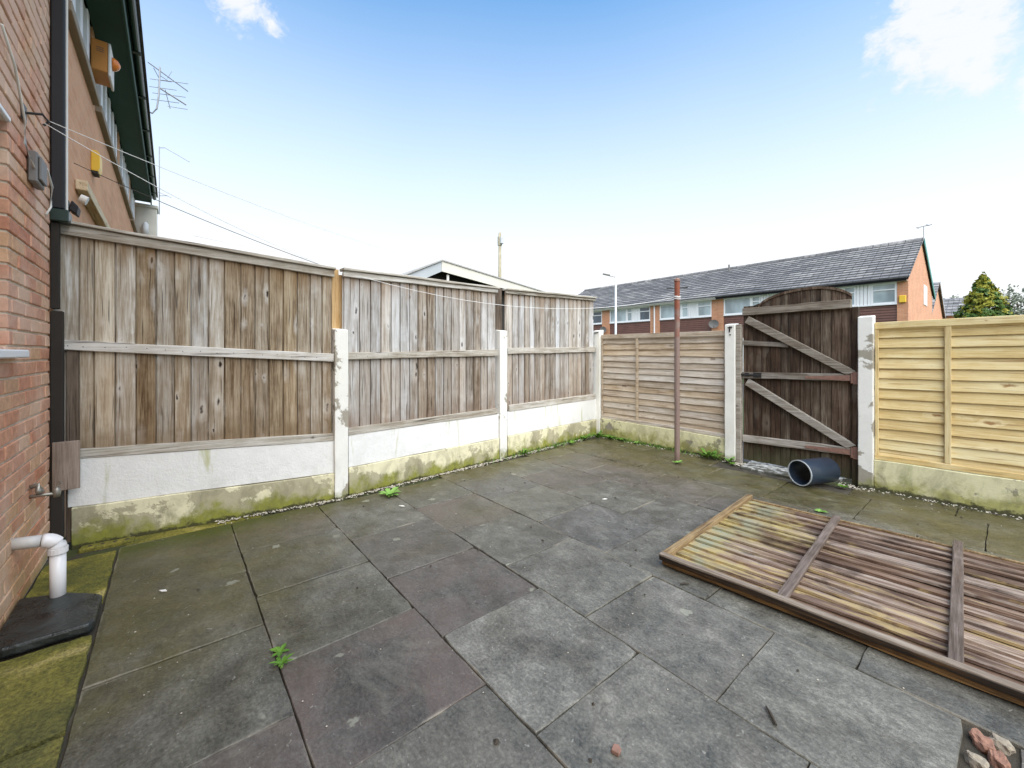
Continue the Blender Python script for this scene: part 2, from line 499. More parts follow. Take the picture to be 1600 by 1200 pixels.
def m_slab():
    m, g, b = new_mat('riven_paving')
    P = g.pos()
    Pr = g.objr(23)
    x, y, z = g.sep(P)
    n_big = g.noise(Pr, 2.6, 5, 0.6, 0.8)
    n_mid = g.noise(Pr, 10, 6, 0.68, 0.5)
    n_fine = g.noise(Pr, 85, 4, 0.75)
    n_str = g.noise(g.mapping(Pr, (1, 3.2, 1), rot=(0, 0, 0.7)), 13, 5, 0.7, 1.5)
    v = g.math('ADD', g.math('MULTIPLY', n_big, 0.30), g.math('ADD', g.math('MULTIPLY', n_mid, 0.26), g.math('ADD', g.math('MULTIPLY', n_fine, 0.36), g.math('MULTIPLY', n_str, 0.20))))
    v = g.math('DIVIDE', v, 1.06)
    c = g.ramp(v, [(0.41, (0.036, 0.034, 0.029)), (0.485, (0.080, 0.076, 0.067)), (0.55, (0.120, 0.115, 0.102)), (0.65, (0.22, 0.212, 0.19))])
    oc = g.node('ShaderNodeObjectInfo').outputs['Color']
    r, r2, _b = g.sep(oc)
    c = g.mix(1.0, c, g.ramp(r, [(0.0, (0.98, 0.88, 0.84)), (0.25, (0.86, 0.87, 0.91)), (0.6, (1.0, 1.02, 0.99)), (1.0, (1.34, 1.36, 1.36))]), 'MULTIPLY')
    pm = g.math('MULTIPLY', r2, g.rng(n_big, 0.36, 0.60))
    c = g.mix(g.math('MULTIPLY', pm, 0.75), c, (0.105, 0.074, 0.066))
    bl = g.noise(g.vmath('ADD', P, (7, 3, 1)), 2.3, 6, 0.62, 0.9)
    c = g.mix(g.rng(bl, 0.48, 0.62, 0, 0.6), c, g.mix(1.0, c, (0.58, 0.55, 0.50), 'MULTIPLY'))
    ch = g.noise(g.vmath('ADD', P, (2, 9, 4)), 3.0, 7, 0.7, 0.6)
    c = g.mix(g.rng(ch, 0.55, 0.72, 0, 0.42), c, (0.22, 0.21, 0.175))
    # damp brown-green film: under the left fence, by the house and along the back wall
    nd = g.noise(P, 1.7, 5, 0.6, 0.5)
    film = g.math('MAXIMUM', g.rng(x, -3.05, -3.75, 0, 0.62), g.math('MAXIMUM', g.rng(y, 3.5, 4.5, 0, 0.74), g.math('MULTIPLY', g.rng(y, 1.0, -0.25, 0.22, 0.86), g.rng(x, -1.45, -2.85, 0.18, 1))))
    fm = g.rng(g.math('ADD', film, g.math('MULTIPLY', nd, 0.7)), 0.45, 0.98, 0, 0.85, True)
    filmc = g.mix(g.noise(P, 6, 5), (0.040, 0.043, 0.007), (0.088, 0.068, 0.022))
    filmc = g.mix(1.0, filmc, g.mix(g.rng(v, 0.40, 0.62, 0, 1), (0.55, 0.55, 0.55), (1.6, 1.6, 1.7)), 'MULTIPLY')
    fm = g.math('MULTIPLY', fm, g.rng(g.noise(P, 4.2, 6, 0.7), 0.34, 0.60, 0.55, 1.0))
    c = g.mix(fm, c, filmc)
    gm = g.math('MULTIPLY', g.rng(x, -3.35, -3.72, 0, 1), g.rng(y, 2.0, -0.2, 0.15, 1))
    c = g.mix(g.rng(g.math('ADD', gm, g.noise(P, 4, 5)), 0.75, 1.25, 0, 0.85), c, (0.050, 0.062, 0.008))
    c = g.mix(1.0, c, (0.99, 0.97, 0.93), 'MULTIPLY')
    # pale scuffs and lichen discs
    sc = g.noise(g.mapping(Pr, (1, 1, 1), rot=(0, 0, 0.5)), 34, 3, 0.7, 1.8)
    c = g.mix(g.rng(sc, 0.69, 0.77, 0, 0.4), c, (0.30, 0.29, 0.26))
    wp = g.vmath('ADD', Pr, g.vmath('SCALE', g.vmath('SUBTRACT', _col_noise(g, Pr, 30), (0.5, 0.5, 0.5)), None))
    ld = g.voro(g.mapping(wp, (1, 1, 0.001)), 3.6)
    lm = g.math('MULTIPLY', g.rng(ld, 0.085, 0.105, 0.6, 0), g.rng(g.noise(P, 1.3, 2), 0.40, 0.50))
    c = g.mix(lm, c, (0.28, 0.28, 0.22))
    dk = g.noise(Pr, 120, 3, 0.8)
    c = g.mix(g.rng(dk, 0.62, 0.70, 0, 0.55), c, (0.06, 0.06, 0.058))
    ld2 = g.voro(g.mapping(wp, (1, 1, 0.001)), 30)
    c = g.mix(g.rng(ld2, 0.07, 0.11, 0.5, 0), c, (0.34, 0.33, 0.29))
    # pale grit rubbed in along some edges
    ge = g.gen()
    gx, gy, gz = g.sep(ge)
    ed = g.math('MINIMUM', g.math('MINIMUM', gx, g.math('SUBTRACT', 1.0, gx)), g.math('MINIMUM', gy, g.math('SUBTRACT', 1.0, gy)))
    em = g.math('MULTIPLY', g.rng(g.math('ADD', ed, g.math('MULTIPLY', n_mid, 0.05)), 0.022, 0.045, 1, 0), g.rng(g.noise(P, 3.1, 4, 0.6), 0.50, 0.60))
    c = g.mix(g.math('MULTIPLY', em, 0.75), c, (0.27, 0.24, 0.19))
    g.put(b.inputs['Base Color'], c)
    rg = g.rng(g.math('ADD', g.math('MULTIPLY', n_mid, 0.6), g.math('MULTIPLY', n_big, 0.4)), 0.35, 0.65, 0.27, 0.52)
    g.put(b.inputs['Roughness'], rg)
    b.inputs['Specular IOR Level'].default_value = 0.45
    h = g.math('ADD', g.math('MULTIPLY', n_mid, 0.9), g.math('MULTIPLY', n_fine, 0.35))
    h = g.math('ADD', h, g.math('MULTIPLY', n_big, 1.2))
    g.put(b.inputs['Normal'], g.bump(h, 0.8, 0.008))
    return m


def _col_noise(g, v, scale):
    n = g.node('ShaderNodeTexNoise')
    g.put(n.inputs['Vector'], v)
    n.inputs['Scale'].default_value = scale
    o = g.vmath('SCALE', n.outputs[1], None)
    o.node.inputs['Scale'].default_value = 0.06
    return o


M['slab'] = m_slab()


def m_mossy():
    m, g, b = new_mat('mossy_concrete')
    P = g.pos()
    x, y, z = g.sep(P)
    n1, n2, n3 = g.noise(P, 3.5, 6, 0.65, 0.6), g.noise(P, 16, 5, 0.7), g.noise(P, 90, 3, 0.7)
    c = g.ramp(n1, [(0.34, (0.075, 0.078, 0.012)), (0.46, (0.135, 0.125, 0.014)), (0.56, (0.235, 0.20, 0.028)), (0.70, (0.42, 0.34, 0.13))])
    c = g.mix(g.math('MULTIPLY', g.rng(x, -2.55, -1.9, 0, 1), g.rng(n1, 0.40, 0.6, 1, 0.2)), c, (0.085, 0.075, 0.045))
    c = g.mix(g.math('MULTIPLY', g.rng(x, -2.85, -2.6, 0, 1), g.rng(n1, 0.36, 0.66, 0.85, 0.25)), c, (0.085, 0.085, 0.012))
    c = g.mix(g.rng(n2, 0.52, 0.70, 0, 0.6), c, (0.055, 0.062, 0.010))
    g.put(b.inputs['Base Color'], c)
    b.inputs['Roughness'].default_value = 0.8
    c2 = g.mix(g.rng(n3, 0.36, 0.64, 0, 1), g.mix(1.0, c, (0.55, 0.55, 0.5), 'MULTIPLY'), g.mix(1.0, c, (1.3, 1.3, 1.35), 'MULTIPLY'))
    g.put(b.inputs['Base Color'], c2)
    g.put(b.inputs['Normal'], g.bump(g.math('ADD', n2, g.math('MULTIPLY', n3, 0.7)), 1.0, 0.008))
    return m


M['mossy'] = m_mossy()


def m_soil():
    m, g, b = new_mat('joint_soil')
    P = g.pos()
    x, y, z = g.sep(P)
    n1, n2 = g.noise(P, 4, 5), g.noise(P, 60, 5, 0.8)
    c = g.mix(n2, (0.016, 0.014, 0.010), (0.075, 0.062, 0.042))
    c = g.mix(g.rng(n1, 0.54, 0.62, 0, 0.5), c, (0.12, 0.105, 0.075))
    mo = g.math('MAXIMUM', g.rng(x, -3.6, -3.75, 0, 1), g.rng(y, 4.95, 5.05, 0, 1))
    c = g.mix(g.math('MULTIPLY', mo, g.rng(g.noise(P, 7, 4), 0.40, 0.58, 0, 0.8)), c, (0.045, 0.06, 0.008))
    g.put(b.inputs['Base Color'], c)
    b.inputs['Roughness'].default_value = 0.95
    g.put(b.inputs['Normal'], g.bump(n2, 0.8, 0.01))
    return m


M['soil'] = m_soil()


def m_brick():
    m, g, b = new_mat('red_brick')
    P = g.objr(11)
    W = g.pos()
    z = g.sep(W)[2]
    r = g.rand()
    c = g.ramp(r, [(0.0, (0.47, 0.18, 0.10)), (0.22, (0.60, 0.30, 0.18)), (0.45, (0.54, 0.24, 0.145)), (0.62, (0.63, 0.36, 0.22)), (0.8, (0.56, 0.32, 0.175)), (1.0, (0.66, 0.42, 0.28))])
    n, n2 = g.noise(P, 26, 6, 0.7), g.noise(P, 150, 3, 0.7)
    c = g.mix(1.0, c, g.mix(g.rng(n, 0.3, 0.7), (0.72, 0.70, 0.68), (1.18, 1.2, 1.22)), 'MULTIPLY')
    c = g.mix(g.rng(n2, 0.64, 0.72, 0, 0.5), c, (0.12, 0.06, 0.04))
    # yellowish film low on the wall, pale bloom
    c = g.mix(g.math('MULTIPLY', g.rng(z, 0.75, 0.15, 0.0, 1.0), g.rng(g.noise(W, 4, 4), 0.40, 0.62, 0.0, 0.4)), c, (0.36, 0.25, 0.10))
    c = g.mix(g.rng(g.math('ADD', g.noise(W, 2.2, 5), g.rng(z, 1.8, 2.6, 0, 0.14)), 0.47, 0.66, 0.0, 0.6), c, (0.68, 0.49, 0.37))
    c = g.mix(g.rng(g.math('ADD', z, g.math('MULTIPLY', g.noise(W, 9, 4), 0.12)), 0.13, 0.05, 0.0, 0.7), c, (0.20, 0.20, 0.045))
    g.put(b.inputs['Base Color'], c)
    b.inputs['Roughness'].default_value = 0.85
    g.put(b.inputs['Normal'], g.bump(g.math('ADD', n, g.math('MULTIPLY', n2, 0.5)), 0.45, 0.004))
    return m


M['brick'] = m_brick()
M['mortar'] = plain('mortar', (0.62, 0.52, 0.40), 0.95, var=0.25, scale=14, bump=0.5)


def brick_tex(name, c1, c2, mort, sx=1.0, bump=0.3, plane='xz', rough=0.85, course=0.075, length=0.225, mortar=0.012):
    m, g, b = new_mat(name)
    P = g.pos()
    x, y, z = g.sep(P)
    n = g.node('ShaderNodeCombineXYZ')
    g.put(n.inputs[0], x if plane == 'xz' else y)
    g.put(n.inputs[1], z)
    t = g.node('ShaderNodeTexBrick')
    g.L.new(n.outputs[0], t.inputs['Vector'])
    t.inputs['Color1'].default_value = (*c1, 1)
    t.inputs['Color2'].default_value = (*c2, 1)
    t.inputs['Mortar'].default_value = (*mort, 1)
    t.inputs['Scale'].default_value = 1.0
    t.inputs['Mortar Size'].default_value = mortar / 2
    t.inputs['Brick Width'].default_value = length
    t.inputs['Row Height'].default_value = course
    n1 = g.noise(P, 1.6, 6, 0.6)
    n2 = g.noise(P, 40, 4, 0.7)
    c = g.mix(1.0, t.outputs[0], g.mix(n2, (0.75, 0.75, 0.75), (1.22, 1.22, 1.22)), 'MULTIPLY')
    c = g.mix(g.rng(n1, 0.42, 0.68, 0, 0.45), c, tuple(k * 1.25 for k in c2))
    g.put(b.inputs['Base Color'], c)
    b.inputs['Roughness'].default_value = rough
    g.put(b.inputs['Normal'], g.bump(g.math('SUBTRACT', g.math('MULTIPLY', n2, 0.4), t.outputs[1]), bump, 0.006))
    return m


M['brick_nb'] = brick_tex('neighbour_brickwork', (0.56, 0.27, 0.135), (0.64, 0.34, 0.185), (0.58, 0.36, 0.23), bump=0.45)
M['brick_far'] = brick_tex('far_brickwork', (0.46, 0.195, 0.095), (0.55, 0.26, 0.14), (0.50, 0.36, 0.26), bump=0.2)
M['brick_far_y'] = brick_tex('far_gable_brickwork', (0.52, 0.23, 0.12), (0.62, 0.31, 0.18), (0.52, 0.38, 0.28), bump=0.2, plane='yz')
M['cladding'] = plain('brown_tile_hanging', (0.15, 0.066, 0.046), 0.6, var=0.35, scale=3)
M['roof'] = None


def m_roof():
    m, g, b = new_mat('concrete_roof_tile')
    P = g.pos()
    x, y, z = g.sep(P)
    n1 = g.noise(g.mapping(P, (0.35, 1, 1)), 1.1, 5, 0.6)
    n2 = g.noise(P, 7, 5, 0.7)
    jx = g.math('FRACT', g.math('DIVIDE', x, 0.33))
    joint = g.rng(g.math('ABSOLUTE', g.math('SUBTRACT', jx, 0.5)), 0.43, 0.5, 0, 1)
    c = g.ramp(g.math('ADD', g.math('MULTIPLY', n1, 0.5), g.math('MULTIPLY', n2, 0.5)), [(0.36, (0.11, 0.105, 0.107)), (0.5, (0.19, 0.183, 0.18)), (0.64, (0.33, 0.315, 0.30))])  # lighter patches put a wet sheen into the tile colour
    tv = g.node('ShaderNodeCombineXYZ')
    g.put(tv.inputs[0], x)
    g.put(tv.inputs[1], g.math('SUBTRACT', y, 25.64))
    tb_ = g.node('ShaderNodeTexBrick')
    g.L.new(tv.outputs[0], tb_.inputs['Vector'])
    tb_.inputs['Color1'].default_value = (0.55, 0.55, 0.55, 1)
    tb_.inputs['Color2'].default_value = (1.55, 1.52, 1.48, 1)
    tb_.inputs['Mortar'].default_value = (0.35, 0.35, 0.35, 1)
    tb_.inputs['Scale'].default_value = 1.0
    tb_.inputs['Mortar Size'].default_value = 0.02
    tb_.inputs['Brick Width'].default_value = 0.66
    tb_.inputs['Row Height'].default_value = 0.324
    c = g.mix(0.8, c, g.mix(1.0, c, tb_.outputs[0], 'MULTIPLY'))  # tile pattern also paints shading along the courses
    c = g.mix(g.math('MULTIPLY', joint, 0.5), c, (0.035, 0.033, 0.035))
    g.put(b.inputs['Base Color'], c)
    b.inputs['Roughness'].default_value = 0.55
    g.put(b.inputs['Normal'], g.bump(g.math('SUBTRACT', g.math('MULTIPLY', n2, 0.4), joint), 0.5, 0.02))
    return m


M['roof'] = m_roof()
M['white'] = plain('white_plastic', (0.80, 0.80, 0.80), 0.35, var=0.03, bump=0.02)
M['white_dull'] = plain('white_painted_timber', (0.70, 0.68, 0.63), 0.6, var=0.10, bump=0.1)
M['pipe_grey'] = plain('white_waste_pipe', (0.72, 0.70, 0.69), 0.35, var=0.06, bump=0.03)
M['pipe_old'] = plain('grey_waste_pipe', (0.50, 0.48, 0.45), 0.5, var=0.15, bump=0.1)
M['black'] = plain('black_plastic', (0.006, 0.006, 0.009), 0.6, var=0.2, bump=0.05)
M['black_dull'] = plain('black_painted_timber', (0.018, 0.014, 0.010), 0.8, var=0.4, bump=0.3)
M['cover'] = plain('black_gully_cover', (0.012, 0.014, 0.016), 0.28, var=0.5, scale=5, bump=0.12)
M['green'] = plain('dark_green_paint', (0.006, 0.055, 0.034), 0.6, var=0.45, scale=2.5, bump=0.05)
M['green_dk'] = plain('dark_gutter', (0.010, 0.030, 0.024), 0.4, var=0.3, bump=0.05)
M['teal'] = plain('teal_bargeboard', (0.05, 0.26, 0.24), 0.5, var=0.15)
M['stone_sill'] = plain('grey_brown_sill', (0.27, 0.22, 0.16), 0.8, var=0.2, scale=9, bump=0.2)
M['orange_box'] = plain('orange_casing', (0.60, 0.25, 0.055), 0.45, var=0.06, bump=0.02)
M['orange_lens'] = plain('orange_lens', (0.75, 0.22, 0.04), 0.2, var=0.05, bump=0)
M['yellow_box'] = plain('yellow_casing', (0.80, 0.50, 0.04), 0.4, var=0.06, bump=0.02)
M['drum'] = plain('blue_black_plastic_pipe', (0.019, 0.032, 0.054), 0.36, var=0.25, scale=8, bump=0.06)
M['drum_edge'] = plain('pale_cut_edge', (0.42, 0.45, 0.46), 0.5)
M['rust_hinge'] = plain('rusty_red_iron', (0.23, 0.125, 0.092), 0.75, var=0.4, scale=22, bump=0.4)
M['iron'] = plain('black_iron', (0.02, 0.019, 0.018), 0.5, var=0.3, bump=0.2)
M['galv'] = plain('dull_brass', (0.30, 0.28, 0.24), 0.4, 0.6, var=0.3, scale=30, bump=0.2)
M['grey_box'] = plain('grey_junction_box', (0.17, 0.16, 0.15), 0.6, var=0.15)
M['steel'] = plain('galvanised_steel', (0.55, 0.56, 0.57), 0.45, 0.2, var=0.08)
M['aerial'] = plain('aerial_aluminium', (0.28, 0.29, 0.31), 0.5, 0.5, var=0.1, bump=0)
M['line_white'] = plain('white_washing_line', (0.78, 0.78, 0.76), 0.6, var=0.05, bump=0)
M['line_dark'] = plain('dark_cable', (0.05, 0.045, 0.04), 0.6, var=0.1, bump=0)
M['felt'] = plain('mineral_felt', (0.36, 0.35, 0.33), 0.9, var=0.25, scale=10, bump=0.4)
M['cream_fascia'] = plain('cream_fascia', (0.66, 0.63, 0.55), 0.6, var=0.15, scale=5, bump=0.15)
M['grey_and_shaded_fascia'] = plain('grey_and_shaded_fascia', (0.42, 0.45, 0.47), 0.6, var=0.12, scale=5)  # grey puts shade into the shed's left board; rear house is plain grey
M['shade_inside'] = plain('shaded_inside', (0.03, 0.026, 0.022), 0.9)  # near-black stands in for shade inside the shed and brick holes
M['pole_wood'] = wood('pole_wood', 2, [(0.18, 0.15, 0.09), (0.30, 0.26, 0.17), (0.38, 0.34, 0.24), (0.46, 0.42, 0.32)], knots=0.2)
M['tarmac'] = plain('tarmac', (0.055, 0.055, 0.057), 0.85, var=0.2, scale=4, bump=0.4)


def m_cover():
    m, g, b = new_mat('scuffed_black_cover')
    P = g.obj()
    n = g.noise(P, 7, 6, 0.65, 0.8)
    n2 = g.noise(P, 60, 4, 0.7)
    c = g.mix(g.rng(n, 0.40, 0.62), (0.006, 0.008, 0.009), (0.030, 0.036, 0.034))
    c = g.mix(g.rng(n2, 0.62, 0.72, 0, 0.5), c, (0.10, 0.10, 0.08))
    g.put(b.inputs['Base Color'], c)
    g.put(b.inputs['Roughness'], g.rng(n, 0.35, 0.65, 0.16, 0.5))
    g.put(b.inputs['Normal'], g.bump(g.math('ADD', n, g.math('MULTIPLY', n2, 0.1)), 0.6, 0.02))
    return m


M['cover'] = m_cover()


def m_rustpole():
    m, g, b = new_mat('rusty_painted_post')
    P = g.obj()
    z = g.sep(P)[2]
    n = g.noise(P, 8, 5, 0.65)
    n2 = g.noise(P, 60, 4, 0.7)
    pink = g.mix(n2, (0.16, 0.105, 0.085), (0.26, 0.185, 0.155))
    rust = g.mix(n2, (0.12, 0.028, 0.014), (0.30, 0.085, 0.035))
    f = g.rng(g.math('ADD', g.math('MULTIPLY', z, 0.55), n), 1.30, 1.55, 0, 1)
    f = g.math('MAXIMUM', f, g.rng(n, 0.60, 0.68, 0, 0.6))
    c = g.mix(f, pink, rust)
    c = g.mix(g.rng(z, 0.12, 0.0, 0, 0.6), c, (0.10, 0.05, 0.035))
    g.put(b.inputs['Base Color'], c)
    b.inputs['Roughness'].default_value = 0.65
    g.put(b.inputs['Normal'], g.bump(n2, 0.3, 0.003))
    return m


M['rustpole'] = m_rustpole()


def m_glass(name, tint, rough=0.04):
    m, g, b = new_mat(name)
    n = g.noise(g.mapping(g.objr(5), (1, 1, 0.5)), 1.2, 2, 0.5)
    g.put(b.inputs['Base Color'], g.mix(g.rng(n, 0.4, 0.6), tuple(k * 0.55 for k in tint), tint))
    b.inputs['Roughness'].default_value = rough
    b.inputs['Specular IOR Level'].default_value = 0.8
    return m


M['glass'] = m_glass('window_glass', (0.42, 0.50, 0.52))
M['glass_dark'] = m_glass('dark_window_glass', (0.06, 0.09, 0.12))
M['glass_nb'] = m_glass('curtained_glass', (0.30, 0.37, 0.40))


def m_leaf(name, c1, c2, rough=0.55):
    m, g, b = new_mat(name)
    n = g.noise(g.pos(), 9, 3)
    g.put(b.inputs['Base Color'], g.mix(g.rng(n, 0.35, 0.65), c1, c2))
    b.inputs['Roughness'].default_value = rough
    b.inputs['Specular IOR Level'].default_value = 0.25
    return m


M['weed'] = m_leaf('weed_leaf', (0.065, 0.15, 0.014), (0.13, 0.25, 0.035))
M['weed_pale'] = m_leaf('pale_weed_leaf', (0.13, 0.27, 0.045), (0.22, 0.38, 0.09))
M['fern'] = m_leaf('fern_leaf', (0.06, 0.14, 0.015), (0.13, 0.24, 0.035))
M['conifer_y'] = m_leaf('golden_conifer', (0.15, 0.16, 0.014), (0.36, 0.33, 0.035))
M['conifer_g'] = m_leaf('green_conifer', (0.035, 0.08, 0.014), (0.12, 0.20, 0.04))
M['far_tree'] = m_leaf('far_tree_leaf', (0.14, 0.16, 0.11), (0.24, 0.26, 0.20), 0.8)
M['bark'] = plain('bark', (0.10, 0.075, 0.055), 0.9, var=0.3, scale=20, bump=0.5)
M['pebble'] = plain('pale_chippings', (0.42, 0.38, 0.31), 0.8, var=0.35, scale=40)
M['dark_litter'] = plain('dark_leaf_litter', (0.035, 0.026, 0.016), 0.8, var=0.4, scale=40)
M['grass_ground'] = plain('grass_ground', (0.045, 0.075, 0.02), 0.95, var=0.3, scale=2, bump=0.4)
M['rubble'] = plain('broken_brick', (0.24, 0.125, 0.085), 0.9, var=0.35, scale=18, bump=0.5)
M['rubble_pale'] = plain('broken_mortar', (0.27, 0.23, 0.175), 0.95, var=0.3, scale=18, bump=0.5)

# ------------------------------------------------------------------ the setting: ground
gm = MB()
gm.add([(-900, -900, -0.06), (900, -900, -0.06), (900, 900, -0.06), (-900, 900, -0.06)], [(0, 1, 2, 3)])
tag(gm.build('ground', M['grass_ground']), kind='structure')
rd = MB()
rd.add([(-120, 13, -0.05), (120, 13, -0.05), (120, 19, -0.05), (-120, 19, -0.05)], [(0, 1, 2, 3)])
tag(rd.build('road', M['tarmac']), kind='structure')
al = MB()
al.box((-5, 5.3, -0.058), (3.0, 6.6, -0.02))
tag(al.build('path', M['tarmac']), kind='structure')
bd = MB()
bd.add([(-4.2, -0.62, -0.016), (3.0, -0.62, -0.016), (3.0, 5.28, -0.016), (-4.2, 5.28, -0.016)], [(0, 1, 2, 3)])
paving = bd.build('paving', M['soil'])
tag(paving, kind='structure')


def slab(x0, x1, y0, y1, mat, dz=0.0, gap=0.0035, th=0.04, edge=0.002, name='paving_slab', seg=9, skew=(0, 0), tone=None, purple=None):
    """one flag with chipped, slightly wandering edges and a small tilt"""
    x0 += gap; x1 -= gap; y0 += gap; y1 -= gap
    cx, cy = (x0 + x1) / 2, (y0 + y1) / 2
    pts = []
    cs = [(x0 + skew[0], y0), (x1 + skew[1], y0), (x1, y1), (x0, y1)]
    for k in range(4):
        a, b_ = Vector(cs[k]), Vector(cs[(k + 1) % 4])
        for i in range(seg):
            p = a.lerp(b_, i / seg)
            if i: p += Vector((jit(edge), jit(edge)))
            elif rnd.random() < 0.5: p += (Vector((cx, cy)) - p).normalized() * rnd.uniform(0.002, 0.012)
            pts.append(p)
    tx, ty = jit(0.0035), jit(0.0035)
    n = len(pts)
    vs, inn = [], []
    for p in pts:
        q = p + (Vector((cx, cy)) - p).normalized() * 0.0025
        zz = dz + tx * (p.x - cx) + ty * (p.y - cy)
        inn.append((q.x - cx, q.y - cy, zz))
        vs.append((p.x - cx, p.y - cy, zz - 0.004))
    low = [(p.x - cx, p.y - cy, -th) for p in pts]
    allv = inn + vs + low
    fs = [tuple(range(n))]
    for k in range(n):
        j = (k + 1) % n
        fs.append((n + k, n + j, j, k))
        fs.append((2 * n + k, 2 * n + j, n + j, n + k))
    mb = MB().add(allv, fs)
    o = mb.build(name, mat, paving, loc=(cx, cy, 0))
    o.color = (tone if tone is not None else rnd.uniform(0.1, 0.8), purple if purple is not None else (rnd.uniform(.3, .9) if rnd.random() < .22 else 0.0), 0, 1)
    return o


ROWS = [(-0.272, 0.337, [-3.74, -2.872, -2.248, -1.622, -1.0, -0.38, 0.24, 0.86, 1.48]),
        (0.337, 0.937, [-3.73, -3.15, -2.515, -1.91, -1.294, -0.68, -0.06, 0.56, 1.18]),
        (0.937, 1.541, [-3.68, -2.87, -2.255, -1.635, -1.013, -0.40, 0.22, 0.84, 1.46]),
        (1.541, 2.135, [-3.70, -3.123, -2.52, -1.93, -1.315, -0.69, -0.105]),
        (2.135, 2.766, [-3.80, -3.48, -2.90, -2.28, -1.655, -1.012, -0.40, 0.22, 0.84, 1.46]),
        (2.766, 3.412, [-3.83, -3.228, -2.60, -1.97, -1.33, -0.70, -0.08, 0.55, 1.18]),
        (3.412, 4.052, [-3.90, -3.58, -2.96, -2.327, -1.692, -1.05, -0.42, 0.2, 0.84, 1.46]),
        (4.052, 4.735, [-3.97, -3.32, -2.69, -2.05, -1.41, -0.78, -0.11, 0.5, 1.12]),
        (4.735, 5.06, [-3.98, -3.05, -2.20])]
TONES = {(0.94, -1.635): (1.0, 0.0), (0.34, -1.91): (0.35, 0.9), (0.94, -2.255): (0.3, 0.75), (2.77, -3.228): (0.4, 0.9), (1.54, -1.315): (0.85, 0.15), (1.54, -0.69): (0.8, 0.0),
         (0.94, -1.013): (0.75, 0.1), (1.54, -1.93): (0.8, 0.0), (0.34, -2.515): (0.55, 0.0), (0.34, -3.15): (0.45, 0.0), (-0.27, -2.248): (0.5, 0.0), (-0.27, -2.872): (0.4, 0.0),
         (-0.27, -3.74): (0.3, 0.0), (0.94, -2.87): (0.3, 0.3), (2.13, -1.655): (0.7, 0.0), (3.41, -2.96): (.4, .6), (0.34, -1.294): (0.6, 0.25)}
for (a, b_, xs) in ROWS:
    for i in range(len(xs) - 1):
        sk = (-0.03, 0) if (a < -0.2 and i == 1) else (0, 0)
        tn, pu = TONES.get((round(a, 2), xs[i]), (None, None))
        slab(xs[i], xs[i + 1], a, b_, M['slab'], tone=tn, purple=pu, dz=rnd.uniform(-0.003, 0.003), skew=sk, gap=rnd.choice([0.001, 0.002, 0.003, 0.0045]))
for xs in ([-0.95, -0.28, 0.5, 1.3],):
    for i in range(3): slab(xs[i], xs[i + 1], 4.735, 5.06, M['slab'], dz=-0.004)
slab(0.015, 0.8, 1.541, 2.135, M['slab'], dz=-0.006)
# concrete strip at the foot of the house
for (x0, x1) in ((-3.70, -2.99), (-2.66, -2.035), (-2.025, -1.2), (-1.19, 0.0)):
    slab(x0, x1, -0.597, -0.2765, M['mossy'], dz=rnd.uniform(-0.004, 0.006), gap=0.004, edge=0.005, name='concrete_flag')
slab(-3.98, -3.752, -0.25, 0.55, M['mossy'], dz=-0.008, name='concrete_flag', edge=0.008)

# chippings along the foot of the fences: nobody could count them
pb = MB()


def stone(mb, p, r):
    a = [(1, 0, 0), (0, 1, 0), (-1, 0, 0), (0, -1, 0), (0, 0, 1), (0, 0, -0.6)]
    k = [(q[0] * r * rnd.uniform(.6, 1.4), q[1] * r * rnd.uniform(.6, 1.4), q[2] * r * rnd.uniform(.4, .9)) for q in a]
    mb.add(k, [(0, 1, 4), (1, 2, 4), (2, 3, 4), (3, 0, 4), (1, 0, 5), (2, 1, 5), (3, 2, 5), (0, 3, 5)], Matrix.Translation(p) @ Matrix.Rotation(rnd.uniform(0, 6.3), 4, 'Z'))


FENCE = [(-4.0, -0.6), (-3.82, 1.14), (-3.98, 3.1), (-4.2, 5.2)]


def fence_x(y):
    for k in range(3):
        (xa, ya), (xb, yb) = FENCE[k], FENCE[k + 1]
        if y <= yb or k == 2:
            return xa + (xb - xa) * (y - ya) / (yb - ya)


for i in range(1500):
    y = rnd.uniform(0.25, 5.1)
    w_ = 0.05 + 0.04 * mnoise.noise((y * 2.1, 0, 3))
    x = fence_x(y) + 0.03 + abs(rnd.gauss(0, 0.6)) * w_ + 0.02
    stone(pb, (x, y, -0.004 + rnd.uniform(0, .008)), rnd.uniform(0.004, 0.011))
for i in range(420):
    x = rnd.uniform(-4.1, 1.2)
    if -2.05 < x < -0.85: continue
    y = 5.10 - abs(rnd.gauss(0, 0.045))
    if mnoise.noise((x * 2.3, 1, 5)) < -0.15: continue
    stone(pb, (x, y, 0.0), rnd.uniform(0.004, 0.012))
for i in range(150):      # rough broken stuff either side of the gate
    x = rnd.choice([rnd.uniform(-2.06, -1.93), rnd.uniform(-1.08, -0.82)])
    stone(pb, (x, rnd.uniform(4.98, 5.16), -0.004), rnd.uniform(0.005, 0.013))
for i in range(260):      # crumbs over the flags
    x, y = rnd.uniform(-3.7, 0.1), rnd.uniform(-0.2, 5.0)
    stone(pb, (x, y, 0.004), rnd.uniform(0.0018, 0.005))
tag(pb.build('gravel', M['pebble']), 'pale chippings and crumbs along the foot of the fences', kind='stuff')
lb = MB()
for i in range(230):
    t = rnd.random()
    if t < .45: p = (rnd.uniform(-0.8, 1.2), 5.09 - abs(rnd.gauss(0, .06)), 0.004)
    elif t < .75:
        y = rnd.uniform(0.4, 5.0)
        p = (fence_x(y) + 0.05 + abs(rnd.gauss(0, .05)), y, 0.003)
    else: p = (rnd.uniform(-3.5, 0.1), rnd.uniform(0, 4.8), 0.006)
    stone(lb, p, rnd.uniform(0.004, 0.011))
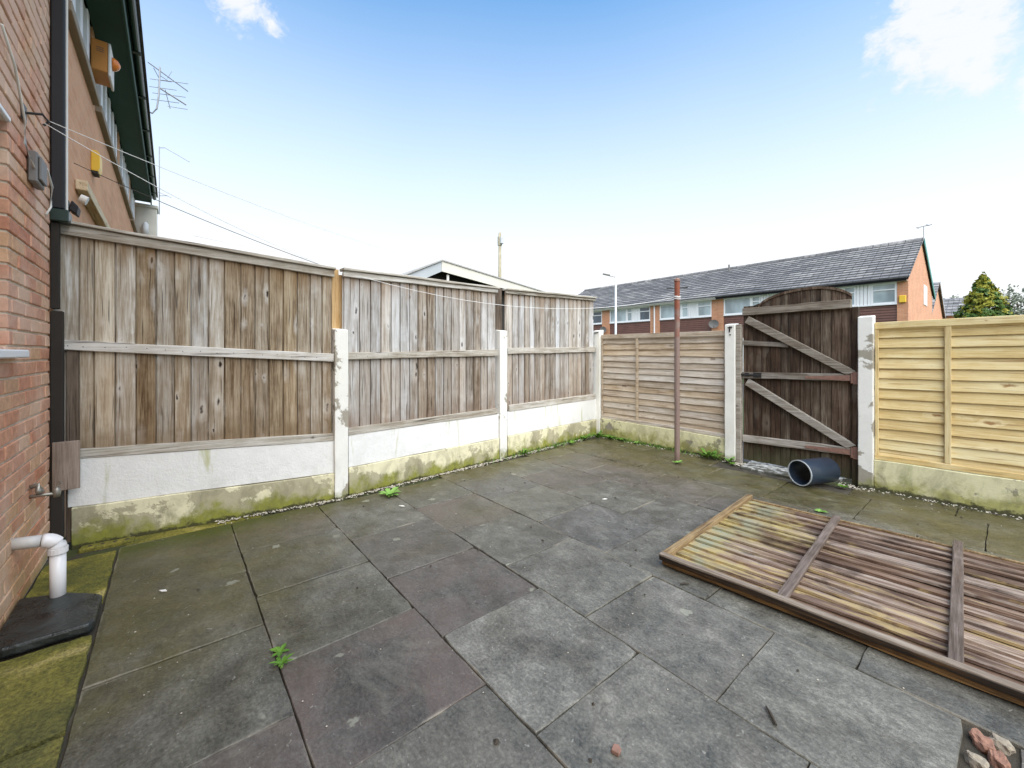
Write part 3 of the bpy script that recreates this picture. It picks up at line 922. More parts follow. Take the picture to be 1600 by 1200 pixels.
tag(lb.build('leaf_litter', M['dark_litter']), 'dark leaf scraps on the flags and by the walls', kind='stuff')


# ------------------------------------------------------------------ left fence
def frame_of(p, q):
    d = Vector((q[0] - p[0], q[1] - p[1]))
    return math.atan2(d.y, d.x), d.length


def lerp(a, b, t):
    return a + (b - a) * t


def vplank(x0, x1, zb0, zb1, zt0, zt1, y=0.0, th=0.025, gap=0.0095, seg=6, wob=0.0012):
    """upright board with a rebate on its left edge, so a dark groove shows between boards"""
    w_ = x1 - x0
    prof = [(-0.010, -0.003), (w_ - gap, 0.0), (w_ - gap, -th + 0.006 + jit(0.002)), (w_ * 0.5, -th + jit(0.0015)), (0.001, -th + jit(0.002)), (0.0, -0.006), (-0.010, -0.006)]
    vs, n = [], len(prof)
    ph = rnd.uniform(0, 50)
    for i in range(seg + 1):
        t = i / seg
        dx = wob * 2 * mnoise.noise((ph, t * 3, 0))
        for (px, py) in prof:
            xx = x0 + px
            f = max(0, min(1, px / w_))
            z = lerp(lerp(zb0, zb1, f), lerp(zt0, zt1, f), t)
            vs.append((xx + (dx if 0 < px < w_ * .9 or px >= w_ * .9 else 0), y + py + wob * mnoise.noise((ph, t * 2, 9)), z))
    fs = [tuple(range(n)), tuple(seg * n + k for k in range(n - 1, -1, -1))]
    for i in range(seg):
        for k in range(n):
            fs.append((i * n + k, (i + 1) * n + k, (i + 1) * n + (k + 1) % n, i * n + (k + 1) % n))
    return MB().add(vs, fs)


def hrail(x0, x1, za0, za1, zb0, zb1, y0, y1, seg=8, wob=0.003):
    """rail from x0 to x1, bottom za, top zb at either end, slightly bowed and rough"""
    vs = []
    ph = rnd.uniform(0, 60)
    for i in range(seg + 1):
        t = i / seg
        x = lerp(x0, x1, t)
        dz = wob * mnoise.noise((ph, t * 4, 0)) * 2
        dz2 = wob * mnoise.noise((ph, t * 5, 7)) * 2
        vs += [(x, y0, lerp(za0, za1, t) + dz), (x, y1, lerp(za0, za1, t) + dz), (x, y1, lerp(zb0, zb1, t) + dz2), (x, y0, lerp(zb0, zb1, t) + dz2)]
    fs = [(0, 1, 2, 3), (seg * 4 + 3, seg * 4 + 2, seg * 4 + 1, seg * 4)]
    for i in range(seg):
        for k in range(4):
            fs.append((i * 4 + k, (i + 1) * 4 + k, (i + 1) * 4 + (k + 1) % 4, i * 4 + (k + 1) % 4))
    return MB().add(vs, fs)


def vfence(p, q, t0, t1, edges, cap, capb, mid, brail, mats, label):
    ang, L = frame_of(p, q)
    root = empty('fence_panel', (p[0], p[1], 0), ang, label, 'fence panel', 'tall upright board fence panels')
    f = lambda pr, x: lerp(pr[0], pr[1], (x - t0) / (t1 - t0))
    for i in range(len(edges) - 1):
        a, b_ = edges[i], edges[i + 1]
        bot = (f(brail[0], a) + 0.02 + jit(0.006), f(brail[0], b_) + 0.02 + jit(0.004))
        top = (f(capb, a) + 0.035, f(capb, b_) + 0.035)
        vplank(a, b_, bot[0], bot[1], top[0], top[1], y=jit(0.0025)).build('plank', M[mats[0]], root)
    hrail(t0 - 0.015, t1 + 0.01, capb[0], capb[1], cap[0] - .022, cap[1] - .022, -0.052, -0.020, wob=0.004).build('top_rail', M['rail'], root, bevel=0.003)
    hrail(t0 - 0.02, t1 + 0.02, cap[0] - .021, cap[1] - .021, cap[0], cap[1], -0.075, 0.03, wob=0.004).build('capping', M['rail'], root, bevel=0.003)
    hrail(t0, t1 + 0.005, mid[0][0], mid[0][1], mid[1][0], mid[1][1], -0.056, -0.0195, wob=0.003).build('middle_rail', M['rail'], root, bevel=0.004)
    hrail(t0 + 0.03, t1 + 0.005, brail[0][0], brail[0][1], brail[1][0], brail[1][1], -0.050, -0.0195, wob=0.003).build('bottom_rail', M['rail'], root, bevel=0.003)
    nl = MB()
    for e in edges[1:-1]:
        for pr in (mid,):
            x = e - 0.05
            z = (f(pr[0], x) + f(pr[1], x)) / 2 + jit(.008)
            nl.tube([(x, -0.0575, z), (x, -0.052, z)], 0.0032, 6)
    nl.build('nail_heads', M['iron'], root)
    return root


def px_edges(us, p, q, v=600):
    """board joints read off the photograph as pixel columns, laid out along the fence line"""
    a = R(50.5)
    s_, c_ = math.sin(a), math.cos(a)
    out = []
    L = math.hypot(q[0] - p[0], q[1] - p[1])
    for u in us:
        X = (u - 800) / 643
        d = (-s_ + c_ * X, c_ + s_ * X)
        nx, ny = -(q[1] - p[1]), q[0] - p[0]
        t = (nx * p[0] + ny * p[1]) / (nx * d[0] + ny * d[1])
        out.append(((d[0] * t - p[0]) * (q[0] - p[0]) + (d[1] * t - p[1]) * (q[1] - p[1])) / L)
    return out


P0, P1, P2, P3 = FENCE
e1 = px_edges([84, 127, 150, 183, 215, 246, 274, 300, 327, 352, 377, 399, 421, 443, 465, 485, 503, 519], P0, P1)
e2 = px_edges([536, 561, 578, 594, 610, 624, 639, 652, 666, 679, 692, 704, 716, 727, 739, 750, 760, 773], P1, P2)
e3 = px_edges([789, 799, 809, 818, 826, 834, 842, 850, 858, 866, 873, 880, 887, 894, 900, 907, 913, 919, 926], P2, P3)
vfence(P0, P1, e1[0], e1[-1], e1, (2.157, 2.030), (2.062, 1.949), ((1.305, 1.206), (1.373, 1.274)), ((0.585, 0.514), (0.650, 0.577)), ('board1',),
       'brown weathered board panel between the house downpipe and the first white post')
vfence(P1, P2, e2[0], e2[-1], e2, (2.039, 2.072), (1.962, 2.009), ((1.222, 1.250), (1.286, 1.325)), ((0.544, 0.551), (0.608, 0.620)), ('board2',),
       'grey weathered board panel between the orange topped post and the dark topped post')
vfence(P2, P3, e3[0], e3[-1], e3, (2.078, 2.160), (2.018, 2.099), ((1.272, 1.300), (1.344, 1.381)), ((0.558, 0.566), (0.637, 0.647)), ('board2',),
       'grey weathered board panel of narrow boards ending in the far corner')


def gravel_board(p, q, t0, t1, zb, zt, mat, label, y0=-0.045, y1=0.03, group=None, seg=12):
    ang, L = frame_of(p, q)
    mb = hrail(t0, t1, zb[0], zb[1], zt[0], zt[1], y0, y1, seg=seg, wob=0.0025)
    o = mb.build('concrete_gravel_board', mat, bevel=0.004, loc=(p[0], p[1], 0), rot=(0, 0, ang))
    return tag(o, label, 'gravel board', group)


GB = 'white painted boards under the tall fence'
gravel_board(P0, P1, 0.07, 1.705, (0.262, 0.229), (0.583, 0.512), M['white_board'], 'white painted board under the brown fence panel beside the tap', group=GB)
gravel_board(P1, P2, 0.075, 1.895, (0.255, 0.256), (0.542, 0.549), M['white_board'], 'white painted board with green streaks under the middle grey panel', group=GB)
gravel_board(P2, P3, 0.075, 2.05, (0.262, 0.247), (0.556, 0.564), M['white_board'], 'white painted board under the narrow boarded panel in the far corner', group=GB)
GC = 'peeling concrete boards at ground level'
gravel_board(P0, P1, 0.09, 1.705, (-0.03, -0.03), (0.259, 0.226), M['cream_board'], 'mossy peeling concrete board at ground level beside the waste pipe', -0.058, 0.03, GC)
gravel_board(P1, P2, 0.075, 1.895, (-0.03, -0.03), (0.252, 0.253), M['cream_board'], 'dirty yellowed concrete board at ground level behind the small dandelion', -0.055, 0.03, GC)
gravel_board(P2, P3, 0.075, 2.05, (-0.03, -0.03), (0.259, 0.244), M['cream_board'], 'peeling concrete board with yellow patch at ground level near the far corner', -0.055, 0.03, GC)


def cpost(x, y, wd, dp, h, mat, label, rz=0.0, slope=0.015):
    mb = MB()
    n = 9
    vs = []
    for i in range(n + 1):
        z = lerp(-0.05, h, i / n)
        for (sx_, sy_) in ((-1, -1), (1, -1), (1, 1), (-1, 1)):
            top = (slope * (1 if sy_ > 0 else 0)) if i == n else 0
            vs.append((sx_ * wd / 2 + jit(.002), sy_ * dp / 2 + jit(.002), z + top))
    fs = [(0, 3, 2, 1), tuple(n * 4 + k for k in range(4))]
    for i in range(n):
        for k in range(4):
            fs.append((i * 4 + k, i * 4 + (k + 1) % 4, (i + 1) * 4 + (k + 1) % 4, (i + 1) * 4 + k))
    o = mb.add(vs, fs).build('concrete_post', mat, bevel=0.007, loc=(x, y, 0), rot=(0, 0, rz), segs=2)
    return tag(o, label, 'post', 'white concrete fence posts')


a1 = frame_of(P0, P2)[0]
cpost(-3.80, 1.148, 0.115, 0.10, 1.488, M['post_white'], 'peeling white concrete post carrying an orange timber stake', a1)
cpost(-3.965, 3.095, 0.118, 0.10, 1.553, M['post_white'], 'slim white concrete post carrying a dark timber stake', frame_of(P1, P3)[0])
cpost(-4.145, 5.175, 0.14, 0.10, 1.632, M['post_clean'], 'white concrete post standing in the far corner of the fences', 0)
cpost(-2.125, 5.155, 0.118, 0.11, 1.622, M['post_clean'], 'white concrete post with rusty iron bracket left of the gate', 0)
cpost(-0.886, 5.155, 0.112, 0.11, 1.630, M['post_white'], 'white concrete post with bare grey top right of the gate', 0)
br = MB().beam((-2.145, 5.093, 1.585), (-2.095, 5.093, 1.59), 0.012, 0.012).beam((-2.12, 5.093, 1.60), (-2.125, 5.093, 1.53), 0.010, 0.010).tube([(-2.118, 5.09, 1.5), (-2.118, 5.098, 1.5)], .008)
tag(br.build('iron_bracket', M['iron']), 'small black iron bracket fixed to the post left of the gate', 'bracket')
br = MB().beam((-4.17, 5.118, 1.60), (-4.10, 5.118, 1.605), 0.010, 0.014).beam((-4.15, 5.118, 1.62), (-4.15, 5.118, 1.57), 0.010, 0.010)
tag(br.build('iron_bracket', M['iron']), 'small black iron bracket on the post in the far corner', 'bracket')
tag(MB().box((-.03, -.02, 0), (.030, .02, .56)).box((.031, -.005, .02), (.075, .02, .52)).build('timber_stake', M['post_orange'], bevel=.003, loc=(-3.868, 1.122, 1.47), rot=(0, 0, a1)),
    'orange brown timber stake standing between the brown and grey panels', 'stake')
tag(MB().box((-.052, -.02, 0), (.052, .02, .55)).build('timber_stake', M['post_dark'], bevel=.003, loc=(-4.02, 3.085, 1.53), rot=(0, 0, a1)),
    'dark timber stake standing between the two grey panels', 'stake')


# ------------------------------------------------------------------ back fence: lap panels
def hplank(L, zb, zt, yb, yt, th=0.011, seg=14, wav=0.004, x0=0.0):
    """lapped board: the lower edge stands proud, the upper tucks behind the next"""
    vs = []
    ph = rnd.uniform(0, 80)
    for i in range(seg + 1):
        x = x0 + L * i / seg
        d = wav * (mnoise.noise((x * 3.1, ph, 0)) + 0.5 * mnoise.noise((x * 9, ph, 2)))
        vs += [(x, yb, zb + d), (x, yb + th, zb + d), (x, yt + th, zt), (x, yt, zt)]
    fs = [(0, 1, 2, 3), (seg * 4 + 3, seg * 4 + 2, seg * 4 + 1, seg * 4)]
    for i in range(seg):
        for k in range(4):
            fs.append((i * 4 + k, (i + 1) * 4 + k, (i + 1) * 4 + (k + 1) % 4, i * 4 + (k + 1) % 4))
    return MB().add(vs, fs)


def lap_panel(x0, L, y, zb0, zb1, zt0, zt1, n, mat, railmat, battens, label, wav, name='lap_fence_panel', grp=None):
    root = empty(name, (x0, y, 0), 0, label, 'fence panel', grp)
    # boards follow the panel's small lean
    zb, zt = (zb0 + zb1) / 2, (zt0 + zt1) / 2
    shear = (zb1 - zb0) / L
    M4 = Matrix(((1, 0, 0, 0), (0, 1, 0, 0), (shear, 0, 1, -shear * L / 2), (0, 0, 0, 1)))
    h = (zt - zb - 0.06) / n
    for i in range(n):
        z0 = zb + 0.02 + i * h
        p_ = hplank(L - 0.01, z0 - 0.012, z0 + h + 0.012, -0.004, 0.016, wav=wav, x0=0.005)
        me = p_.mesh('plank')
        me.transform(M4)
        link('plank', me, mat, root)

    def part(nm, a, b_, mt, bev=.003):
        mb = MB().box(a, b_)
        me = mb.mesh(nm, bev)
        me.transform(M4)
        link(nm, me, mt, root)
    part('top_rail', (0, -0.028, zt - 0.062), (L, -0.004, zt), railmat)
    part('bottom_rail', (0, -0.026, zb), (L, -0.006, zb + 0.045), railmat)
    for bx in battens:
        part('batten', (bx - 0.020, -0.024, zb + 0.046), (bx + 0.020, -0.005, zt - 0.063), railmat if railmat is M['lap_brown'] else M['new_v'])
    for bx in (0.014, L - 0.014):
        part('end_batten', (bx - 0.013, -0.022, zb + 0.046), (bx + 0.013, -0.005, zt - 0.063), railmat if railmat is M['lap_brown'] else M['new_v'])
    return root


lap_panel(-4.062, 1.875, 5.172, 0.275, 0.262, 1.575, 1.545, 14, M['lap_brown'], M['lap_brown'], (0.635, 1.25), 'faded brown lap panel behind the rusty clothes post', 0.006, grp='lap board panels of the back fence')
lap_panel(-0.825, 1.83, 5.172, 0.275, 0.295, 1.578, 1.586, 13, M['lap_new'], M['lap_new'], (0.478, 1.09), 'new yellow pine lap panel right of the gate', 0.005, grp='lap board panels of the back fence')
tag(gravel_board((-4.07, 5.16), (-2.18, 5.16), 0.005, 1.88, (-0.03, -0.05), (0.272, 0.258), M['yellow_base'], 'yellowed white concrete board under the faded brown lap panel', -0.03, 0.04, GC), None)
gravel_board((-0.83, 5.16), (1.0, 5.16), 0.002, 1.83, (-0.03, -0.03), (0.270, 0.290), M['yellow_base'], 'stained cream concrete board under the new pine panel', -0.03, 0.04, GC)
cpost(1.065, 5.155, 0.112, 0.11, 1.630, M['post_white'], 'white concrete post at the open end of the new pine panel', 0)

# ------------------------------------------------------------------ gate
GY = 5.205
gate = empty('garden_gate', (-2.0, GY, 0), 0, 'dark brown boarded garden gate with arched top and Z braces', 'gate')


def arch(x):            # local x 0..1 -> top of the arch
    c_ = 0.66
    if x < 0.155: return 1.83
    t = (x - c_) / 0.50 if x < c_ else (x - c_) / 0.36
    return 1.822 + 0.153 * max(0.0, 1 - t * t) ** 0.62


xs = [0.0, 0.045, 0.10, 0.19, 0.285, 0.38, 0.475, 0.565, 0.655, 0.745, 0.835, 0.92, 0.998]
for i in range(len(xs) - 1):
    a, b_ = xs[i], xs[i + 1]
    vplank(a, b_, 0.035, 0.035, min(arch(a + .003), 1.80) if False else arch(a + .001), arch(b_ - .001), y=0.0, th=0.02, gap=0.003).build('plank', M['gate'], gate)
am = MB()
pts = []
for i in range(25):
    x = lerp(0.157, 0.996, i / 24)
    pts.append((x, arch(x)))
for i in range(24):
    (xa, za), (xb, zb) = pts[i], pts[i + 1]
    am.box((xa, -0.030, 0), (xb, -0.0215, 0)) if False else None
    am.add([(xa, -0.032, za - 0.022), (xb, -0.032, zb - 0.022), (xb, -0.032, zb + .004), (xa, -0.032, za + .004), (xa, 0.004, za - 0.022), (xb, 0.004, zb - 0.022), (xb, 0.004, zb + .004), (xa, 0.004, za + .004)],
           [(0, 1, 2, 3), (7, 6, 5, 4), (3, 2, 6, 7), (0, 4, 5, 1)] + ([(0, 3, 7, 4)] if i == 0 else []) + ([(1, 5, 6, 2)] if i == 23 else []))
am.build('arch_rim', M['gate'], gate)
RY0, RY1 = -0.058, -0.0215
hrail(-0.005, 0.998, 1.722, 1.728, 1.806, 1.812, RY0, RY1).build('ledge', M['gate_rail'], gate, bevel=.004)
hrail(-0.005, 0.998, 0.988, 1.005, 1.060, 1.078, RY0, RY1).build('ledge', M['gate_rail'], gate, bevel=.004)
hrail(-0.005, 0.998, 0.245, 0.275, 0.325, 0.352, RY0, RY1).build('ledge', M['gate_rail'], gate, bevel=.004)
hrail(0.0, 0.46, 1.375, 1.345, 1.430, 1.395, RY0 + .012, RY1).build('short_ledge', M['gate_rail'], gate, bevel=.003)
# braces
for (xa, za, xb, zb) in ((0.045, 1.672, 0.985, 1.098), (0.045, 0.950, 0.985, 0.375)):
    d = Vector((xb - xa, 0, zb - za)).normalized()
    nn = Vector((-d.z, 0, d.x)) * 0.041
    A, B = Vector((xa, 0, za)), Vector((xb, 0, zb))
    topz, botz = za + 0.055, zb - 0.045
    poly = [A + nn, B + nn + Vector((.03, 0, -.03)), B - nn + Vector((0.0, 0, -0.0)), A - nn]
    bm_ = MB().prism([(q.x, -0.066, q.z) for q in poly], (0, 0.044, 0))
    bm_.build('brace', M['gate_rail'], gate, bevel=.003)
# hinges on the right, bolt on the left
for z0, z1 in ((1.026, 1.036), (0.296, 0.306)):
    hg = MB().prism([(0.62, -0.064, z0 - .012), (0.99, -0.064, z1 - .028), (0.99, -0.064, z1 + .028), (0.62, -0.064, z0 + .012)], (0, 0.005, 0))
    for k in range(3):
        x = 0.72 + k * 0.11
        hg.tube([(x, -0.067, lerp(z0, z1, .5)), (x, -0.062, lerp(z0, z1, .5))], .010, 8)
    hg.tube([(1.004, -0.06, z1 - .05), (1.004, -0.06, z1 + .05)], 0.010, 8)
    hg.build('hinge', M['rust_hinge'], gate)
    MB().box((1.015, -0.064, z1 - .06), (1.052, -0.060, z1 + .06)).build('hinge_plate', M['rust_hinge'], gate)
bt = MB().tube([(-0.075, -0.070, 1.035), (0.19, -0.070, 1.03)], 0.010, 8).box((0.03, -0.076, 1.015), (0.07, -0.058, 1.055)).box((0.12, -0.078, 1.005), (0.20, -0.058, 1.060)).tube([(0.17, -0.078, 1.03), (0.17, -0.105, 1.028)], .008, 6)
bt.build('bolt', M['iron'], gate)
# timber stops either side
tag(MB().box((-2.062, 5.115, -0.02), (-2.010, 5.185, 1.62)).build('gate_stop', M['gate_rail'], bevel=.004), 'brown timber gate stop against the white post on the latch side', 'gate stop')
tag(MB().box((-0.998, 5.150, -0.02), (-0.947, 5.215, 1.735)).build('gate_stop', M['gate'], bevel=.004), 'dark rust stained timber gate post carrying the gate hinges', 'gate stop')
# threshold
th_ = MB().add([(-1.93, 4.90, -0.02), (-1.25, 4.90, -0.02), (-1.02, 5.32, -0.02), (-1.95, 5.32, -0.02), (-1.93, 4.90, 0.012), (-1.25, 4.90, 0.012), (-1.02, 5.32, 0.02), (-1.95, 5.32, 0.02)],
               [(3, 2, 1, 0), (4, 5, 6, 7), (0, 1, 5, 4), (1, 2, 6, 5), (2, 3, 7, 6), (3, 0, 4, 7)])
tag(th_.build('door_step', M['step'], bevel=.004), 'pale concrete step under the garden gate', 'step')

# ------------------------------------------------------------------ rusty clothes post
rp = empty('clothes_post', (-2.53, 4.633, 0), 0, 'rusty iron clothes post standing in front of the brown lap panel', 'clothes post')
n_ = 14
pts = [(jit(.002), jit(.002), lerp(-0.02, 2.135, i / n_)) for i in range(n_ + 1)]
MB().tube(pts, 0.031, 14).build('pole', M['rustpole'], rp, smooth=False)
MB().tube([(0, 0, 2.136), (0, 0, 2.16), (0, 0, 2.172)], [0.038, 0.036, 0.02], 12).build('cap', M['rust_hinge'], rp)
MB().tube([(-0.10, -0.06, 2.055), (0.10, 0.06, 2.06)], 0.007, 8).build('cross_pin', M['iron'], rp)
cl = MB()
for z in (1.925, 1.945, 1.955):
    cl.tube([(0.037 * math.cos(k * .52), 0.037 * math.sin(k * .52), z + .004 * math.sin(k)) for k in range(13)], 0.004, 5)
cl.build('rope_wrap', M['line_white'], rp)

# ------------------------------------------------------------------ length of dark pipe by the gate
ax = Vector((0.384, 0.922, 0)).normalized()
dr = empty('drain_pipe_offcut', (-1.222, 4.815, 0.012), math.atan2(ax.y, ax.x), 'short wide blue black plastic pipe lying on the paving by the gate', 'pipe')
N = 40
ro, ri, Ld = 0.120, 0.1135, 0.37


def ring(r, x):
    return [(x, r * math.cos(2 * math.pi * k / N), ro + r * math.sin(2 * math.pi * k / N)) for k in range(N)]


vs = ring(ro, -Ld / 2) + ring(ro, Ld / 2) + ring(ri, -Ld / 2 + .001) + ring(ri, Ld / 2 - .001)
fs = []
for k in range(N):
    j = (k + 1) % N
    fs += [(k, j, N + j, N + k), (2 * N + k, 3 * N + k, 3 * N + j, 2 * N + j), (N + k, N + j, 3 * N + j, 3 * N + k)]
o = MB().add(vs, fs).build('pipe_wall', M['drum'], dr, smooth=True)
vs = ring(ro + .0012, -Ld / 2 - .003) + ring(ri - .001, -Ld / 2 - .003) + ring(ro + .0012, -Ld / 2 + .004) + ring(ri - .001, -Ld / 2 + .004)
fs = []
for k in range(N):
    j = (k + 1) % N
    fs += [(k, N + k, N + j, j), (k, j, 2 * N + j, 2 * N + k), (N + k, 3 * N + k, 3 * N + j, N + j)]
MB().add(vs, fs).build('cut_rim', M['drum_edge'], dr)

# ------------------------------------------------------------------ fallen panel
fp = empty('fallen_fence_panel', (-1.352, 2.262, 0.008), R(3.3), 'stained brown lap fence panel lying flat on the paving', 'fence panel')
FL, FW = 1.83, 1.535
nb = 15
_w = [rnd.uniform(0.65, 1.4) for _ in range(nb)]
_cy = 0.035
for i in range(nb):
    hb = (FW - 0.06) * _w[i] / sum(_w)
    y0 = _cy
    _cy += hb
    seg = 18
    ph = rnd.uniform(0, 90)
    vs = []
    for k in range(seg + 1):
        x = 0.03 + (FL - 0.06) * k / seg
        d = 0.017 * mnoise.noise((x * 2.6, ph, 0)) + 0.007 * mnoise.noise((x * 9, ph, 3))
        zz = 0.006 * mnoise.noise((x * 2.2, ph, 8))
        vs += [(x, y0 - 0.010 + d, 0.043 + zz), (x, y0 - 0.010 + d, 0.030 + zz), (x, y0 + hb + 0.012, 0.012), (x, y0 + hb + 0.012, 0.024)]
    fs = [(0, 1, 2, 3), (seg * 4 + 3, seg * 4 + 2, seg * 4 + 1, seg * 4)]
    for k in range(seg):
        for q in range(4):
            fs.append((k * 4 + q, (k + 1) * 4 + q, (k + 1) * 4 + (q + 1) % 4, k * 4 + (q + 1) % 4))
    MB().add(vs, fs).build('plank', M['fallen'], fp)


def yrail(x0, x1, y0, y1, z0, z1, name, mat, skew=0.0, seg=8, wob=.003):
    vs = []
    ph = rnd.uniform(0, 60)
    for i in range(seg + 1):
        t = i / seg
        y = lerp(y0, y1, t)
        dx = wob * mnoise.noise((ph, t * 4, 0)) + skew * t
        dz = wob * mnoise.noise((ph, t * 4, 5))
        vs += [(x0 + dx, y, z0), (x1 + dx, y, z0), (x1 + dx, y, z1 + dz), (x0 + dx, y, z1 + dz)]
    fs = [(0, 1, 2, 3), (seg * 4 + 3, seg * 4 + 2, seg * 4 + 1, seg * 4)]
    for i in range(seg):
        for k in range(4):
            fs.append((i * 4 + k, (i + 1) * 4 + k, (i + 1) * 4 + (k + 1) % 4, i * 4 + (k + 1) % 4))
    return MB().add(vs, fs).build(name, mat, fp, bevel=.003)


yrail(0.0, 0.042, 0.0405, FW + .01, 0.004, 0.066, 'side_rail', M['fallen_side'])
yrail(FL - 0.042, FL, 0.0405, FW, 0.004, 0.066, 'side_rail', M['fallen_side'])
hrail(0.0, FL, 0.030, 0.036, 0.066, 0.070, 0.0, 0.040, seg=14, wob=.003).build('front_rail', M['fallen_rail'], fp, bevel=.003)
hrail(0.004, FL - .004, 0.031, 0.035, 0.057, 0.060, -0.004, -0.0005, seg=14, wob=.003).build('edge_strip', M['black_edge'], fp, bevel=.001)  # thin near-black strip over the front face of the rail
hrail(0.015, FL, 0.002, 0.006, 0.0285, 0.0325, 0.010, 0.036, seg=18, wob=.005).build('lower_rail', M['fallen_low'], fp, bevel=.002)
hrail(0.045, FL - .045, 0.006, 0.006, 0.034, 0.036, FW - .018, FW, seg=14, wob=.004).build('back_rail', M['fallen_side'], fp, bevel=.002)
yrail(0.605, 0.650, 0.042, FW - .01, 0.039, 0.064, 'batten', M['fallen_batten'], skew=-0.012)
yrail(1.195, 1.240, 0.042, FW + .045, 0.039, 0.064, 'batten', M['fallen_batten'], skew=0.01)

# ------------------------------------------------------------------ the house on the left
WY = -0.6
house = empty('house', (0, WY, 0), 0, 'red brick house wall at the left edge beside the fence', 'house')
wl = MB()
WX0, WX1 = -3.862, -1.3
wx0, wx1, wz0, wz1 = -3.02, -1.6, 1.30, 2.375
wl.box((WX0, -0.25, -0.05), (wx0 - 0.010, -0.008, 4.42))
wl.box((wx0 - 0.010, -0.25, -0.05), (wx1, -0.008, wz0 - 0.005))
wl.box((wx0 - 0.010, -0.25, wz1), (wx1, -0.008, 4.42))
wl.box((wx1, -0.25, -0.05), (WX1, -0.008, 4.42))
wall = wl.build('wall', M['mortar'], house)
# plain brickwork skin out of the picture on the right
sk = MB().box((-2.62, -0.007, 0.0), (WX1, 0.0, wz0 - .006)).box((-2.62, -0.007, wz1 + .001), (WX1, 0.0, 4.4)).box((wx1, -0.007, wz0 - .004), (WX1, 0.0, wz1)).box((WX0, -0.007, 3.71), (-2.63, 0.0, 4.4))
link('brickwork', sk.mesh('brickwork'), M['brick_nb'], wall)
bmesh_var = []
for k in range(10):
    mb = MB().box((0, -0.10, 0), (0.215, 0.0, 0.066))
    mb.v = [(x + jit(.0022), y + (jit(.002) if y > -.01 else 0), z + jit(.0016)) for (x, y, z) in mb.v]
    bmesh_var.append(mb.mesh('brick', 0.004))
hb_var = []
for k in range(5):
    mb = MB().box((0, -0.10, 0), (0.1025, 0.0, 0.066))
    mb.v = [(x + jit(.002), y + (jit(.002) if y > -.01 else 0), z + jit(.0016)) for (x, y, z) in mb.v]
    hb_var.append(mb.mesh('half_brick', 0.004))
COURSE = 0.0775
for r_ in range(48):
    z = 0.004 + r_ * COURSE
    win = wz0 - 0.03 < z < wz1 - 0.02
    lim = wx0 - 0.002 if win else -2.63
    x = WX0 + 0.001
    if r_ % 2:
        o = link('brick', hb_var[rnd.randrange(5)], M['brick'], wall, (x, jit(.0015), z))
        x += 0.1125
    while x + 0.05 < lim:
        wd = min(0.215, lim - x)
        if wd > 0.2:
            link('brick', bmesh_var[rnd.randrange(10)], M['brick'], wall, (x, jit(.002), z))
        else:
            o = link('brick', hb_var[rnd.randrange(5)], M['brick'], wall, (x, jit(.002), z))
            o.scale.x = wd / 0.1025
        x += 0.225
# kitchen window just off the left edge, with its sill
win = empty('window', (0, 0, 0))
win.parent = house
fr = MB()
fr.box((wx0, -0.17, wz0), (wx0 + .06, -0.115, wz1)).box((wx1 - .06, -0.17, wz0), (wx1, -0.115, wz1)).box((wx0 + .06, -0.17, wz0), (wx1 - .06, -0.115, wz0 + .06)).box((wx0 + .06, -0.17, wz1 - .06), (wx1 - .06, -0.115, wz1)).box((-2.33, -0.17, wz0 + .06), (-2.27, -0.115, wz1 - .06))
fr.build('frame', M['white'], win, bevel=.004)
MB().box((wx0 + .06, -0.15, wz0 + .06), (wx1 - .06, -0.14, wz1 - .06)).build('pane', M['glass_nb'], win)
MB().box((-3.10, -0.10, 1.258), (-1.52, 0.052, 1.297)).build('sill', M['white'], house, bevel=.006)
MB().box((-3.03, -0.06, 2.378), (-1.58, 0.006, 2.40)).build('lintel_trim', M['white'], house, bevel=.003)

# black downpipe and filler boards in the corner
tag(MB().box((-3.90, WY + .002, 2.20), (-3.852, WY + .066, 4.40)).build('drainpipe', M['black'], bevel=.008), 'square black downpipe running up the brick wall above the fence', 'drainpipe')
tag(MB().box((-3.970, WY + .0, 2.12), (-3.842, WY + .085, 2.198)).build('pipe_shoe', M['green_dk'], bevel=.006), 'dark green pipe shoe sitting on the fence top', 'pipe shoe')
tag(MB().box((-3.916, WY + .058, 2.16), (-3.904, WY + .0735, 4.40)).build('trim_strip', M['white_dull'], bevel=.003), 'thin white upright trim beside the black downpipe', 'trim')
tag(MB().box((-3.925, WY + .001, 1.565), (-3.872, WY + .038, 2.115)).build('filler_strip', M['black_dull'], bevel=.003), 'narrow black filler strip between brick wall and upper fence', 'filler strip')
tag(MB().box((-3.930, WY + .001, 0.02), (-3.866, WY + .055, 1.55)).build('filler_strip', M['black_dull'], bevel=.003), 'broad black filler board between brick wall and lower fence', 'filler strip')
tag(MB().box((-3.99, WY + .058, 0.03), (-3.955, WY + .115, 1.30)).build('filler_strip', M['post_dark'], bevel=.003), 'dark brown strip standing in for the shaded gap under the middle fence rail by the wall', 'filler strip')  # open gap here; the strip paints its darkness in
tag(MB().box((-3.862, WY + .012, 0.405), (-3.845, WY + .135, 0.715)).build('wooden_plate', M['plate'], bevel=.003), 'grey brown wooden plate above the outside tap', 'plate')

